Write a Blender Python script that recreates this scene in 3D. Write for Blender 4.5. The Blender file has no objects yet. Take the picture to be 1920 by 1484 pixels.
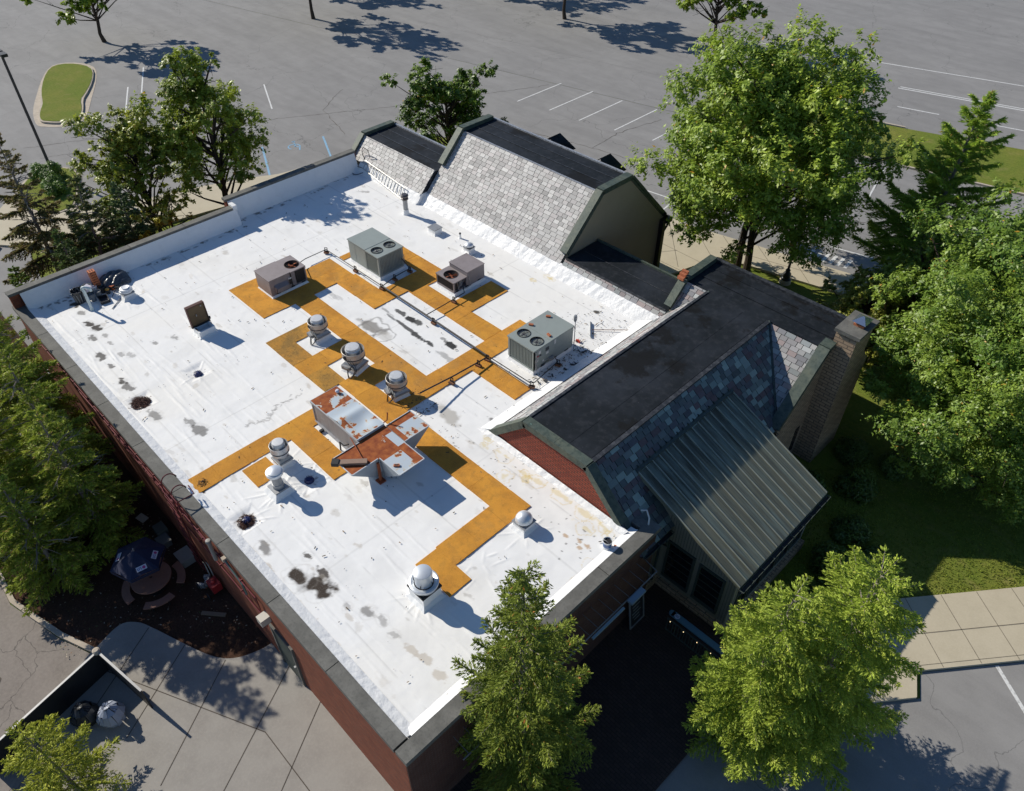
import bpy, math, random
import numpy as np
from math import sin, cos, pi, radians, atan2, hypot
from mathutils import Vector, Matrix
random.seed(7)
S = bpy.context.scene
# ---------------------------------------------------------------- camera, light
R = 4.3                                   # height of the flat roof
cam = bpy.data.cameras.new('camera'); co = bpy.data.objects.new('camera', cam); S.collection.objects.link(co); S.camera = co
cam.sensor_width = 36; cam.lens = 1432 / 1920 * 36; cam.clip_end = 600; cam.clip_start = .5
P_, Y_ = radians(42.6), radians(135.26)
fw = Vector((cos(P_) * cos(Y_), cos(P_) * sin(Y_), -sin(P_))); rt = Vector((sin(Y_), -cos(Y_), 0)); up = rt.cross(fw)
co.matrix_world = Matrix(((rt.x, up.x, -fw.x, 35), (rt.y, up.y, -fw.y, -4), (rt.z, up.z, -fw.z, 24.3), (0, 0, 0, 1)))
SUN = Vector((-1.53, -.36, 1.0)).normalized()
sd = bpy.data.lights.new('sun', 'SUN'); sd.energy = 4.6; sd.angle = radians(.5); sd.color = (1, .94, .83)
so = bpy.data.objects.new('sun', sd); S.collection.objects.link(so); so.location = (0, 0, 40)
so.rotation_euler = SUN.to_track_quat('Z', 'Y').to_euler()
W = bpy.data.worlds.new('World'); S.world = W; W.use_nodes = True
nt = W.node_tree; sky = nt.nodes.new('ShaderNodeTexSky'); sky.sky_type = 'NISHITA'; sky.sun_disc = False
sky.sun_elevation = math.asin(SUN.z); sky.sun_rotation = atan2(SUN.x, SUN.y); sky.air_density = 1.0; sky.dust_density = .1; sky.ozone_density = 6
nt.links.new(sky.outputs[0], nt.nodes['Background'].inputs[0]); nt.nodes['Background'].inputs[1].default_value = .085
S.view_settings.view_transform = 'Standard'; S.view_settings.look = 'None'; S.view_settings.gamma = 1
S.view_settings.exposure = .18
# ---------------------------------------------------------------- object helpers
def tag(o, label=None, cat=None, group=None, kind=None):
    if label: o['label'] = label
    if cat: o['category'] = cat
    if group: o['group'] = group
    if kind: o['kind'] = kind
    return o
def thing(name, label, cat, loc=(0, 0, 0), group=None):
    o = bpy.data.objects.new(name, None); S.collection.objects.link(o); o.location = loc; o.empty_display_size = .2
    return tag(o, label, cat, group)
def wloc(o):
    v = Vector((0, 0, 0))
    while o: v += Vector(o.location); o = o.parent
    return v
def dup(root, loc, rotz=0, label=None, group=None, scale=None):
    r = root.copy(); S.collection.objects.link(r); r.location = loc; r.rotation_euler = (0, 0, rotz)
    if scale: r.scale = (scale,) * 3
    if label: r['label'] = label
    if group: r['group'] = group
    for ch in list(root.children):
        c = ch.copy(); S.collection.objects.link(c); c.parent = r
        for g in list(ch.children):
            d = g.copy(); S.collection.objects.link(d); d.parent = c
    return r
class MB:
    def __init__(s): s.v = []; s.f = []; s.m = []; s.uv = []; s.c = []; s.sm = []
    def face(s, pts, m=0, uv=None, c=None, sm=False):
        i = len(s.v); s.v += [tuple(p) for p in pts]; s.f.append(tuple(range(i, i + len(pts)))); s.m.append(m); s.c.append(c); s.sm.append(sm)
        if uv is None:
            a = Vector(pts[0]); n = Vector((0, 0, 0))
            for k in range(1, len(pts) - 1): n += (Vector(pts[k]) - a).cross(Vector(pts[k + 1]) - a)
            n = n.normalized() if n.length > 1e-12 else Vector((0, 0, 1))
            if abs(n.z) > .98: uv = [(p[0], p[1]) for p in pts]
            else:
                h = Vector((-n.y, n.x, 0)).normalized(); w = n.cross(h)
                if w.z < 0: w = -w
                uv = [(Vector(p).dot(h), Vector(p).dot(w)) for p in pts]
        s.uv.append(uv); return s
    def faces(s, vs, fs, m=0, c=None, sm=False):
        for f in fs: s.face([vs[k] for k in f], m, None, c, sm)
        return s
    def hexa(s, b, t, m=0, c=None):          # b, t: four bottom and four top points, counter-clockwise from above
        s.face([b[3], b[2], b[1], b[0]], m, c=c); s.face(t, m, c=c)
        for k in range(4):
            j = (k + 1) % 4; s.face([b[k], b[j], t[j], t[k]], m, c=c)
        return s
    def box(s, x0, x1, y0, y1, z0, z1, m=0, c=None):
        b = [(x0, y0, z0), (x1, y0, z0), (x1, y1, z0), (x0, y1, z0)]; t = [(p[0], p[1], z1) for p in b]
        return s.hexa(b, t, m, c)
    def obox(s, c0, d, rz=0, m=0, c=None, ry=0, rx=0):
        M_ = Matrix.Translation(c0) @ Matrix.Rotation(rz, 4, 'Z') @ Matrix.Rotation(ry, 4, 'Y') @ Matrix.Rotation(rx, 4, 'X')
        x, y, z = d[0] / 2, d[1] / 2, d[2] / 2
        q = [M_ @ Vector(p) for p in ((-x, -y, -z), (x, -y, -z), (x, y, -z), (-x, y, -z), (-x, -y, z), (x, -y, z), (x, y, z), (-x, y, z))]
        return s.hexa(q[:4], q[4:], m, c)
    def frus(s, x0, x1, y0, y1, z0, a0, a1, b0, b1, z1, m=0):
        return s.hexa([(x0, y0, z0), (x1, y0, z0), (x1, y1, z0), (x0, y1, z0)], [(a0, b0, z1), (a1, b0, z1), (a1, b1, z1), (a0, b1, z1)], m)
    def prism(s, poly, z0, z1, m=0, m2=None):
        n = len(poly); s.face([(p[0], p[1], z1) for p in poly], m)
        for k in range(n):
            a, b = poly[k], poly[(k + 1) % n]; s.face([(a[0], a[1], z0), (b[0], b[1], z0), (b[0], b[1], z1), (a[0], a[1], z1)], m if m2 is None else m2)
        return s
    def xprism(s, poly, x0, x1, m=0, caps=True):    # poly in (y,z)
        n = len(poly)
        for k in range(n):
            a, b = poly[k], poly[(k + 1) % n]; s.face([(x0, a[0], a[1]), (x0, b[0], b[1]), (x1, b[0], b[1]), (x1, a[0], a[1])], m)
        if caps: s.face([(x0, p[0], p[1]) for p in poly][::-1], m); s.face([(x1, p[0], p[1]) for p in poly], m)
        return s
    def yprism(s, poly, y0, y1, m=0, caps=True):    # poly in (x,z)
        n = len(poly)
        for k in range(n):
            a, b = poly[k], poly[(k + 1) % n]; s.face([(a[0], y0, a[1]), (b[0], y0, b[1]), (b[0], y1, b[1]), (a[0], y1, a[1])], m)
        if caps: s.face([(p[0], y0, p[1]) for p in poly][::-1], m); s.face([(p[0], y1, p[1]) for p in poly], m)
        return s
    def tube(s, path, r, n=8, m=0, caps=True, c=None):
        path = [Vector(p) for p in path]; rs = r if isinstance(r, (list, tuple)) else [r] * len(path); rings = []; prev = None
        for i, p in enumerate(path):
            d = (path[min(i + 1, len(path) - 1)] - path[max(i - 1, 0)]).normalized()
            a = prev if prev is not None else (Vector((0, 0, 1)) if abs(d.z) < .9 else Vector((1, 0, 0)))
            a = (a - d * a.dot(d)).normalized(); prev = a; b = d.cross(a)
            rings.append([p + (a * cos(2 * pi * k / n) + b * sin(2 * pi * k / n)) * rs[i] for k in range(n)])
        for i in range(len(rings) - 1):
            for k in range(n):
                j = (k + 1) % n; s.face([rings[i][k], rings[i][j], rings[i + 1][j], rings[i + 1][k]], m, c=c, sm=True)
        if caps: s.face(rings[0][::-1], m, c=c); s.face(rings[-1], m, c=c)
        return s
    def lathe(s, prof, c0=(0, 0, 0), n=28, m=0, sm=True):
        for i in range(len(prof) - 1):
            (r0, z0), (r1, z1) = prof[i], prof[i + 1]
            for k in range(n):
                a, b = 2 * pi * k / n, 2 * pi * (k + 1) / n
                q = [(c0[0] + r * cos(t), c0[1] + r * sin(t), c0[2] + z) for r, t, z in ((r0, a, z0), (r0, b, z0), (r1, b, z1), (r1, a, z1))]
                if r0 < 1e-5: q = [q[0], q[2], q[3]]
                elif r1 < 1e-5: q = q[:3]
                s.face(q, m, sm=sm)
        return s
    def build(s, name, mats, parent=None, merge=False):
        me = bpy.data.meshes.new(name); V = s.v
        off = wloc(parent) if parent else None
        if parent is None:
            A = np.array(V); off = Vector((float((A[:, 0].min() + A[:, 0].max()) / 2), float((A[:, 1].min() + A[:, 1].max()) / 2), float(A[:, 2].min())))
        me.from_pydata([(p[0] - off.x, p[1] - off.y, p[2] - off.z) for p in V], [], s.f)
        for m_ in (mats if isinstance(mats, (list, tuple)) else [mats]): me.materials.append(m_)
        me.polygons.foreach_set('material_index', s.m); me.polygons.foreach_set('use_smooth', s.sm)
        ul = me.uv_layers.new(name='UVMap'); ul.data.foreach_set('uv', [x for u in s.uv for q in u for x in q])
        if any(c is not None for c in s.c):
            at = me.attributes.new('Col', 'FLOAT_COLOR', 'FACE')
            at.data.foreach_set('color', [x for c in s.c for x in ((*c, 1) if c is not None else (1, 1, 1, 1))])
        if merge or any(s.sm):
            import bmesh
            bm = bmesh.new(); bm.from_mesh(me); bmesh.ops.remove_doubles(bm, verts=bm.verts, dist=1e-4); bm.to_mesh(me); bm.free(); me.set_sharp_from_angle(angle=radians(32))
        me.update(); o = bpy.data.objects.new(name, me); S.collection.objects.link(o)
        if parent: o.parent = parent
        else: o.location = off
        return o
# ---------------------------------------------------------------- materials
def nodes(m): return m.node_tree.nodes, m.node_tree.links
def mat(name, col, rough=.8, metal=0, layers=(), bump=None, attr=False, spec=.5, trans=0, coord='Object', emit=None):
    m = bpy.data.materials.new(name); m.use_nodes = True; N, L = nodes(m); b = N['Principled BSDF']
    b.inputs['Roughness'].default_value = rough; b.inputs['Metallic'].default_value = metal; b.inputs['Specular IOR Level'].default_value = spec
    tc = N.new('ShaderNodeTexCoord'); out = None
    rgb = N.new('ShaderNodeRGB'); rgb.outputs[0].default_value = (*col, 1); out = rgb.outputs[0]
    if attr:
        a = N.new('ShaderNodeAttribute'); a.attribute_name = 'Col'; x = N.new('ShaderNodeMix'); x.data_type = 'RGBA'; x.blend_type = 'MULTIPLY'
        x.inputs[0].default_value = 1; L.new(out, x.inputs[6]); L.new(a.outputs['Color'], x.inputs[7]); out = x.outputs[2]
    for ly in layers:   # (kind, scale, lo, hi, colour, strength[, stretch xyz])
        kind, sc, lo, hi, c2, st = ly[:6]; mp = N.new('ShaderNodeMapping'); L.new(tc.outputs[coord], mp.inputs[0])
        mp.inputs['Scale'].default_value = ly[6] if len(ly) > 6 else (1, 1, 1)
        if kind == 'n':
            t = N.new('ShaderNodeTexNoise'); t.inputs['Scale'].default_value = sc; t.inputs['Detail'].default_value = 6; t.inputs['Roughness'].default_value = .62; o_ = t.outputs[0]
        elif kind == 'v':
            t = N.new('ShaderNodeTexVoronoi'); t.inputs['Scale'].default_value = sc; o_ = t.outputs['Distance']
        elif kind == 'crack':
            t = N.new('ShaderNodeTexVoronoi'); t.feature = 'DISTANCE_TO_EDGE'; t.inputs['Scale'].default_value = sc; o_ = t.outputs['Distance']
            w = N.new('ShaderNodeTexNoise'); w.inputs['Scale'].default_value = sc * 2.2; w.inputs['Detail'].default_value = 8
            ad = N.new('ShaderNodeVectorMath'); ad.operation = 'MULTIPLY_ADD'; ad.inputs[1].default_value = (.55 / sc,) * 3; L.new(w.outputs[1], ad.inputs[0]); L.new(mp.outputs[0], ad.inputs[2]); L.new(mp.outputs[0], w.inputs[0])
        L.new(ad.outputs[0] if kind == 'crack' else mp.outputs[0], t.inputs[0])
        r = N.new('ShaderNodeMapRange'); r.inputs[1].default_value = lo; r.inputs[2].default_value = hi; r.inputs[3].default_value = 0; r.inputs[4].default_value = st; L.new(o_, r.inputs[0])
        x = N.new('ShaderNodeMix'); x.data_type = 'RGBA'; L.new(r.outputs[0], x.inputs[0]); L.new(out, x.inputs[6]); x.inputs[7].default_value = (*c2, 1); out = x.outputs[2]
    L.new(out, b.inputs['Base Color'])
    if bump:
        t = N.new('ShaderNodeTexNoise'); t.inputs['Scale'].default_value = bump[0]; t.inputs['Detail'].default_value = 5; L.new(tc.outputs[coord], t.inputs[0])
        bn = N.new('ShaderNodeBump'); bn.inputs['Strength'].default_value = bump[1]; bn.inputs['Distance'].default_value = bump[2]; L.new(t.outputs[0], bn.inputs['Height']); L.new(bn.outputs[0], b.inputs['Normal'])
    if trans:
        tr = N.new('ShaderNodeBsdfTranslucent'); L.new(out, tr.inputs[0]); mx = N.new('ShaderNodeMixShader'); mx.inputs[0].default_value = trans
        L.new(b.outputs[0], mx.inputs[1]); L.new(tr.outputs[0], mx.inputs[2]); L.new(mx.outputs[0], N['Material Output'].inputs[0])
    if emit: b.inputs['Emission Color'].default_value = (*emit[:3], 1); b.inputs['Emission Strength'].default_value = emit[3]
    return m
def brickmat(name, c1, c2, mortar, bw=.2, bh=.067, ms=.008, rough=.85, dark=None, off=.5):
    m = bpy.data.materials.new(name); m.use_nodes = True; N, L = nodes(m); b = N['Principled BSDF']; b.inputs['Roughness'].default_value = rough; b.inputs['Specular IOR Level'].default_value = .3
    tc = N.new('ShaderNodeTexCoord'); t = N.new('ShaderNodeTexBrick'); L.new(tc.outputs['UV'], t.inputs[0]); t.offset = off
    t.inputs['Color1'].default_value = (*c1, 1); t.inputs['Color2'].default_value = (*c2, 1); t.inputs['Mortar'].default_value = (*mortar, 1)
    t.inputs['Scale'].default_value = 1; t.inputs['Brick Width'].default_value = bw; t.inputs['Row Height'].default_value = bh; t.inputs['Mortar Size'].default_value = ms; t.inputs['Bias'].default_value = -.1
    n = N.new('ShaderNodeTexNoise'); n.inputs['Scale'].default_value = 2.2; n.inputs['Detail'].default_value = 7; L.new(tc.outputs['UV'], n.inputs[0])
    r = N.new('ShaderNodeMapRange'); r.inputs[1].default_value = .4; r.inputs[2].default_value = .75; r.inputs[4].default_value = .55; L.new(n.outputs[0], r.inputs[0])
    x = N.new('ShaderNodeMix'); x.data_type = 'RGBA'; L.new(r.outputs[0], x.inputs[0]); L.new(t.outputs[0], x.inputs[6]); d = dark or tuple(k * .55 for k in c1); x.inputs[7].default_value = (*d, 1); L.new(x.outputs[2], b.inputs['Base Color'])
    bn = N.new('ShaderNodeBump'); bn.inputs['Strength'].default_value = .5; bn.inputs['Distance'].default_value = .01; L.new(t.outputs[1], bn.inputs['Height']); bn.invert = True; L.new(bn.outputs[0], b.inputs['Normal'])
    return m
MT = {}
MT['asphalt'] = mat('asphalt', (.24, .234, .226), .92, layers=(('n', .35, .56, .6, (.2, .196, .19), .5), ('n', 2.2, .66, .72, (.12, .118, .115), .5), ('n', .12, .35, .7, (.31, .30, .288), .7), ('n', .9, .45, .75, (.165, .16, .156), .45), ('n', .5, .4, .7, (.15, .145, .14), .5, (.25, 1.5, 1)), ('n', 18, .35, .7, (.3, .29, .28), .45), ('crack', .11, .0028, 0, (.06, .06, .06), .6), ('n', 60, .55, .8, (.08, .08, .08), .4)), bump=(60, .25, .01))
MT['asphaltwarm'] = mat('asphalt_warm', (.24, .21, .185), .92, layers=(('n', .7, .35, .7, (.15, .128, .11), .7), ('n', 9, .35, .7, (.33, .29, .25), .45), ('crack', .3, .006, 0, (.05, .045, .04), .8), ('n', 40, .55, .8, (.08, .07, .06), .5)), bump=(50, .3, .01))
MT['concrete'] = mat('concrete', (.5, .44, .325), .9, layers=(('n', 1.3, .4, .75, (.4, .35, .25), .5), ('n', 14, .45, .7, (.57, .51, .39), .35), ('n', 50, .55, .8, (.26, .22, .17), .35)), bump=(40, .15, .005))
MT['concretegrey'] = mat('concrete_grey', (.31, .29, .26), .9, layers=(('n', 1.1, .4, .75, (.22, .2, .18), .6), ('n', 14, .45, .7, (.38, .35, .31), .35)), bump=(40, .2, .005))
MT['joint'] = mat('joint', (.09, .075, .06), .95); MT['jointp'] = mat('pale_joint', (.19, .165, .125), .95, layers=(('n', 4, .45, .7, (.1, .085, .065), .7),))
MT['kerb'] = mat('kerb_concrete', (.5, .43, .34), .9, layers=(('n', 3, .4, .75, (.3, .25, .2), .6), ('n', 30, .5, .75, (.2, .17, .14), .3)))
MT['lawn'] = mat('lawn', (.15, .2, .028), .95, spec=.1, layers=(('n', .35, .4, .7, (.25, .235, .05), .9), ('n', 6, .4, .7, (.08, .13, .018), .6), ('n', 45, .45, .7, (.3, .33, .08), .5), ('n', 1.3, .52, .75, (.28, .24, .09), .6), ('n', 3, .5, .75, (.1, .15, .02), .5, (.3, 3, 1))), bump=(70, .8, .04))
MT['mulch'] = mat('mulch', (.07, .04, .028), 1, spec=.1, layers=(('n', 14, .4, .65, (.13, .07, .045), .8), ('n', 50, .5, .7, (.02, .014, .01), .8), ('n', 1.1, .5, .8, (.17, .085, .06), .55)), bump=(60, 1, .05))
MT['paver'] = brickmat('patio_pavers', (.07, .045, .038), (.05, .035, .03), (.02, .017, .015), .22, .11, .008)
MT['paintw'] = mat('road_paint', (.68, .68, .66), .8, layers=(('n', 9, .5, .72, (.24, .235, .23), .8),))
MT['paintb'] = mat('blue_paint', (.22, .42, .6), .8, layers=(('n', 9, .48, .7, (.22, .24, .25), .8),))
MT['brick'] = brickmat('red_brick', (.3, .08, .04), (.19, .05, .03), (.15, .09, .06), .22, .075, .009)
MT['brickg'] = brickmat('gable_brick', (.34, .075, .04), (.24, .05, .032), (.09, .04, .03), .24, .1, .016)
MT['brickd'] = brickmat('front_brick_shaded', (.12, .05, .036), (.085, .036, .028), (.12, .09, .07), .2, .067, .009)  # darker copy of the red brick, the front wall's shade put into its colour
MT['stone'] = brickmat('stone_blocks', (.5, .36, .24), (.38, .265, .175), (.17, .13, .095), .4, .15, .02, dark=(.22, .165, .12))
MT['stucco'] = mat('tan_stucco', (.36, .3, .2), .95, layers=(('n', .8, .4, .75, (.3, .25, .165), .6), ('n', 40, .5, .7, (.24, .2, .13), .4)), bump=(70, .3, .005))
MT['tpo'] = mat('white_membrane', (1, 1, 1), .62, attr=True, spec=.12, layers=(('n', 26, .55, .8, (.62, .61, .59), .25),), bump=(2.2, .1, .05))
MT['tpof'] = mat('white_flashing', (.8, .8, .79), .42, layers=(('n', 2.5, .5, .8, (.64, .64, .62), .4), ('n', 20, .6, .8, (.5, .5, .47), .25)), bump=(5, .55, .06))
MT['blk'] = mat('black_membrane', (.009, .012, .0155), .65, spec=.18, layers=(('n', .55, .42, .66, (.024, .029, .038), .85), ('n', 4, .5, .72, (.05, .053, .062), .4), ('n', .35, .56, .6, (.006, .006, .006), .85), ('n', 11, .66, .74, (.12, .12, .13), .4)), bump=(3, .25, .03))
MT['blkedge'] = mat('black_flashing', (.018, .02, .024), .5, layers=(('n', 6, .45, .7, (.1, .105, .115), .6), ('n', 25, .6, .75, (.3, .31, .33), .4)))
MT['silver'] = mat('silver_coating', (.5, .51, .53), .4, metal=.4, layers=(('n', 14, .4, .6, (.14, .14, .15), .7),), bump=(15, .5, .02))
MT['coping'] = mat('stone_coping', (.115, .112, .1), .85, layers=(('n', 2.2, .4, .7, (.19, .185, .165), .8), ('n', 12, .5, .75, (.06, .062, .058), .6), ('n', 50, .6, .75, (.3, .29, .26), .3)), bump=(30, .3, .01))
MT['copper'] = mat('green_copper', (.065, .088, .072), .6, metal=.1, layers=(('n', 1.6, .4, .7, (.13, .14, .095), .7), ('n', 6, .45, .65, (.03, .048, .04), .8), ('n', 3, .68, .78, (.3, .5, .42), .7), ('n', 30, .6, .75, (.22, .3, .26), .35)), bump=(12, .2, .01))
MT['copdark'] = mat('dark_copper', (.035, .05, .045), .55, layers=(('n', 6, .45, .7, (.07, .11, .1), .6),))
MT['siding'] = mat('tan_siding', (.25, .24, .19), .8, layers=(('n', 3, .4, .7, (.2, .195, .155), .5),))
MT['glass'] = mat('dark_glass', (.012, .014, .018), .08, spec=.8)
MT['frame'] = mat('dark_green_frame', (.05, .065, .055), .6, layers=(('n', 8, .5, .7, (.085, .1, .085), .5),))
MT['iron'] = mat('black_iron', (.02, .02, .021), .5)
MT['slate'] = mat('slate_tiles', (1, 1, 1), .62, attr=True, spec=.4, layers=(('n', 9, .5, .8, (.2, .2, .2), .25), ('n', 40, .6, .75, (.5, .5, .48), .18)), bump=(22, .25, .01))
MT['under'] = mat('roof_felt', (.03, .03, .032), .95)
# ---------------------------------------------------------------- ground
def sheet(name, poly, z, m, label, kind='structure', h=None, cat=None):
    b = MB()
    if h: b.prism(poly, z - h, z)
    else: b.face([(p[0], p[1], z) for p in poly])
    o = b.build(name, m); tag(o, label, cat, None, kind); return o
def strip(pts, w, z0, z1, b, m=0):        # a band of width w along a polyline, to the left of it
    pts = [Vector((p[0], p[1])) for p in pts]; off = []
    for i, p in enumerate(pts):
        d = (pts[min(i + 1, len(pts) - 1)] - pts[max(i - 1, 0)]).normalized(); off.append(p + Vector((-d.y, d.x)) * w)
    for i in range(len(pts) - 1):
        q = [pts[i], pts[i + 1], off[i + 1], off[i]]
        b.hexa([(p.x, p.y, z0) for p in q], [(p.x, p.y, z1) for p in q], m)
    return off
def smoothpath(pts, k=5, closed=False):
    n = len(pts); out = []
    for i in range(n if closed else n - 1):
        p0 = pts[(i - 1) % n] if (closed or i > 0) else pts[0]; p1 = pts[i]; p2 = pts[(i + 1) % n]; p3 = pts[(i + 2) % n] if (closed or i + 2 < n) else pts[-1]
        for j in range(k):
            t = j / k; out.append(tuple(.5 * (2 * p1[a] + (p2[a] - p0[a]) * t + (2 * p0[a] - 5 * p1[a] + 4 * p2[a] - p3[a]) * t * t + (3 * p1[a] - p0[a] - 3 * p2[a] + p3[a]) * t ** 3) for a in range(len(p1))))
    if not closed: out.append(tuple(pts[-1]))
    return out
sheet('ground', [(-300, -300), (300, -300), (300, 300), (-300, 300)], 0, MT['lawn'], 'mown green lawn around the building')
def rd(x, y): return (x, y)
# the car park behind the building wraps round to the left of it
sheet('parking_lot', [(-260, -200), (-14.5, -200), (-4.5, -5.4), (-3.2, -1.2), (-3.2, 1.5), (-14.5, 3.5), (-14.5, 9.5), (-13.2, 13.2), (-11.55, 17.4), (-10.6, 19.7), (-10.2, 26), (-8.6, 30.5), (-4, 32.3), (4, 33), (11.15, 33.1), (21.5, 34.95), (24.5, 35.8), (45, 41.5), (72, 50), (66, 62.5), (26.1, 52.15), (16.4, 50), (8, 48.2), (-60, 33.5), (-40, 90), (-260, 60)], .02, MT['asphalt'], 'grey asphalt car park with cracks behind the building')
sheet('parking_lot', [(8, 48.25), (-60, 33.55), (-40, 90.1), (-10, 160), (-1, 52.3), (6, 53.2), (8.2, 50)], .016, MT['asphalt'], 'far part of the asphalt car park')
sheet('road', [(-30, 47), (16, 56.6), (23.7, 59.2), (60, 69), (200, 106), (200, 200), (-80, 200)], .024, MT['asphalt'], 'grey main road beyond the grass verge')
sheet('pavement_behind', smoothpath([(-14.4, 8.5), (-13.2, 13.2), (-11.55, 17.4), (-10.6, 19.7), (-10.2, 26)], 4) + [(-8.2, 26), (-8.4, 18), (-9.3, 14), (-11, 5), (-16, 1), (-20, 4.5), (-16, 7.4)], .14, MT['concrete'], 'tan concrete pavement behind the back trees', h=.14)
# right-hand paving between the tan gable and the car park
pv = [(9, 32.8), (11.15, 33.1), (13.3, 33.25), (21.45, 35.0), (23.6, 35.5), (24.2, 33.4), (22.7, 33.0), (18.4, 32.0), (16.3, 31.4), (15.6, 28.6), (15.2, 27.3), (9, 27.3)]
sheet('pavement_right', pv, .14, MT['concrete'], 'tan concrete plaza and pavement by the tan gable wall', h=.14)
jb = MB()
def jline(a, b_, w=.028, z=.1445, mb=jb):
    a = Vector(a); b_ = Vector(b_); d = (b_ - a).normalized(); n = Vector((-d.y, d.x)) * w / 2
    mb.face([(p.x, p.y, z) for p in (a - n, b_ - n, b_ + n, a + n)])
for a, c in (((11.5, 33.1), (15.3, 28.9)), ((13.4, 33.2), (16.1, 31.1)), ((9.6, 30.4), (15.9, 30.2)), ((15.2, 33.6), (17.6, 31.85)), ((17.3, 34.1), (19.6, 32.35)), ((19.3, 34.5), (21.4, 32.75)), ((21.3, 34.95), (22.7, 33.1)), ((11.3, 32.2), (9.5, 29.6)), ((14.2, 30.3), (12.3, 27.5)), ((15.8, 32.4), (23.8, 34.4)), ((10, 28.6), (15.6, 28.7))): jline(a, c)
tag(jb.build('pavement_joints', MT['jointp']), 'joints of the plaza paving', kind='structure')
# verge between car park and road
vg = [(8.2, 48.25), (16.45, 50.05), (26.1, 52.2), (66, 62.6), (90, 70), (84, 76), (60, 69), (23.7, 59.05), (16, 56.5), (9.5, 54.6), (8.0, 53.6), (7.2, 52), (7.1, 50.3), (7.5, 48.8)]
sheet('grass_verge', vg, .13, MT['lawn'], 'grass verge between car park and main road', h=.12)
kb = MB(); strip([(90, 70), (66, 62.6), (26.1, 52.2), (16.45, 50.05), (8.2, 48.25), (7.2, 48.9), (6.85, 50.3), (7.0, 52.1), (7.8, 53.8), (9.4, 54.9), (16, 56.7)], .18, 0, .15, kb)
tag(kb.build('kerb_verge', MT['kerb']), 'concrete kerb along the grass verge', kind='structure')
# islands in the left part of the car park
def island(name, outer, label, wide=.55):
    o = smoothpath(outer, 6, True); c = Vector((sum(p[0] for p in o) / len(o), sum(p[1] for p in o) / len(o)))
    def ins(k): return [((Vector(p) - c) * ((Vector(p) - c).length - k) / (Vector(p) - c).length + c)[:] for p in o]
    b = MB(); b.prism(o, 0, .035); b.prism(ins(wide), 0, .17); b.build(name + '_kerb', MT['kerb'])['kind'] = 'structure'
    sheet(name, ins(wide + .18), .19, MT['lawn'], label)
island('grass_island', [(-35.8, 11.9), (-31.4, 10.35), (-30.0, 10.75), (-29.1, 11.9), (-29.3, 13.1), (-32.2, 14.9), (-40, 18.5), (-43, 16)], 'grass island with a rounded kerb in the car park')
island('grass_island_near', [(-22.2, 6.3), (-22.9, 7.8), (-22.5, 8.7), (-21.5, 9.3), (-20.3, 9.35), (-18.0, 8.35), (-15.9, 7.0), (-16.2, 5.4), (-19.5, 4.6)], 'rounded grass island with a bush and lamp post', .15)
pb = MB(); pw = MB()
def pline(a, c, w=.11, mb=pw, z=.0255):
    jline(a, c, w, z, mb)
pline((-15.5, 20.47), (-11.1, 18.42), .14, pb); pline((-13.9, 24.65), (-10.45, 23.0), .14, pb); pline((-12.2, 28.9), (-9.2, 27.4), .14, pb)
# wheelchair symbol painted on the bay
cx, cy = -13.9, 22.15
ring = [(cx + .42 * cos(t), cy + .42 * sin(t)) for t in [k * pi / 9 for k in range(2, 16)]]
for k in range(len(ring) - 1): pline(ring[k], ring[k + 1], .1, pb)
pline((cx - .1, cy + .05), (cx + .35, cy + .25), .1, pb); pline((cx + .35, cy + .25), (cx + .75, cy), .1, pb); pline((cx + .05, cy + .1), (cx - .55, cy + .35), .1, pb)
for k in range(8): t = k * pi / 4; pline((cx - .75 + .09 * cos(t), cy + .42 + .09 * sin(t)), (cx - .75 + .09 * cos(t + .8), cy + .42 + .09 * sin(t + .8)), .09, pb)
tag(pb.build('blue_bay_markings', MT['paintb']), 'blue painted lines and wheelchair symbol of the disabled bays', kind='structure')
pline((-33.5, 18.6), (-27.95, 15.87)); pline((-37, 21.6), (-31.4, 18.8)); pline((-26, 27), (-21, 24.7))
for (x, y) in ((-8.4, 39.6), (-5.35, 40.15), (-2.4, 40.35), (.67, 40.9), (3.8, 41.5)): pline((x, y), (x - .12 * 1, y + 5.4))
pline((8.25, 35.07), (10.35, 35.35)); pline((10.35, 35.35), (10.62, 33.5)); pline((17.84, 49.6), (19.2, 44.1)); pline((21.1, 50.3), (22.5, 44.9)); pline((24.4, 51.1), (25.8, 45.7)); pline((20.3, 37.3), (25.5, 38.6)); pline((14.6, 48.9), (15.9, 43.6))
for k in range(6):
    x = 19.9 + k * .42; pline((x, 35.25 + k * .1), (x - .1, 36.3 + k * .1), .2)
tag(pw.build('white_bay_markings', MT['paintw']), 'white painted stall lines of the car park', kind='structure')
rl = MB(); jline((13.7, 60.4), (16.7, 61.2), .14, .0285, rl); jline((19.96, 62.05), (24.5, 63.3), .14, .0285, rl); jline((28, 64.3), (32, 65.4), .14, .0285, rl); jline((12, 64.2), (40, 71.9), .16, .0285, rl); jline((12, 64.6), (40, 72.3), .14, .0285, rl); jline((-5, 65), (40, 78.2), .14, .0285, rl)
tag(rl.build('road_markings', MT['paintw']), 'white lane lines of the main road', kind='structure')
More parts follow.
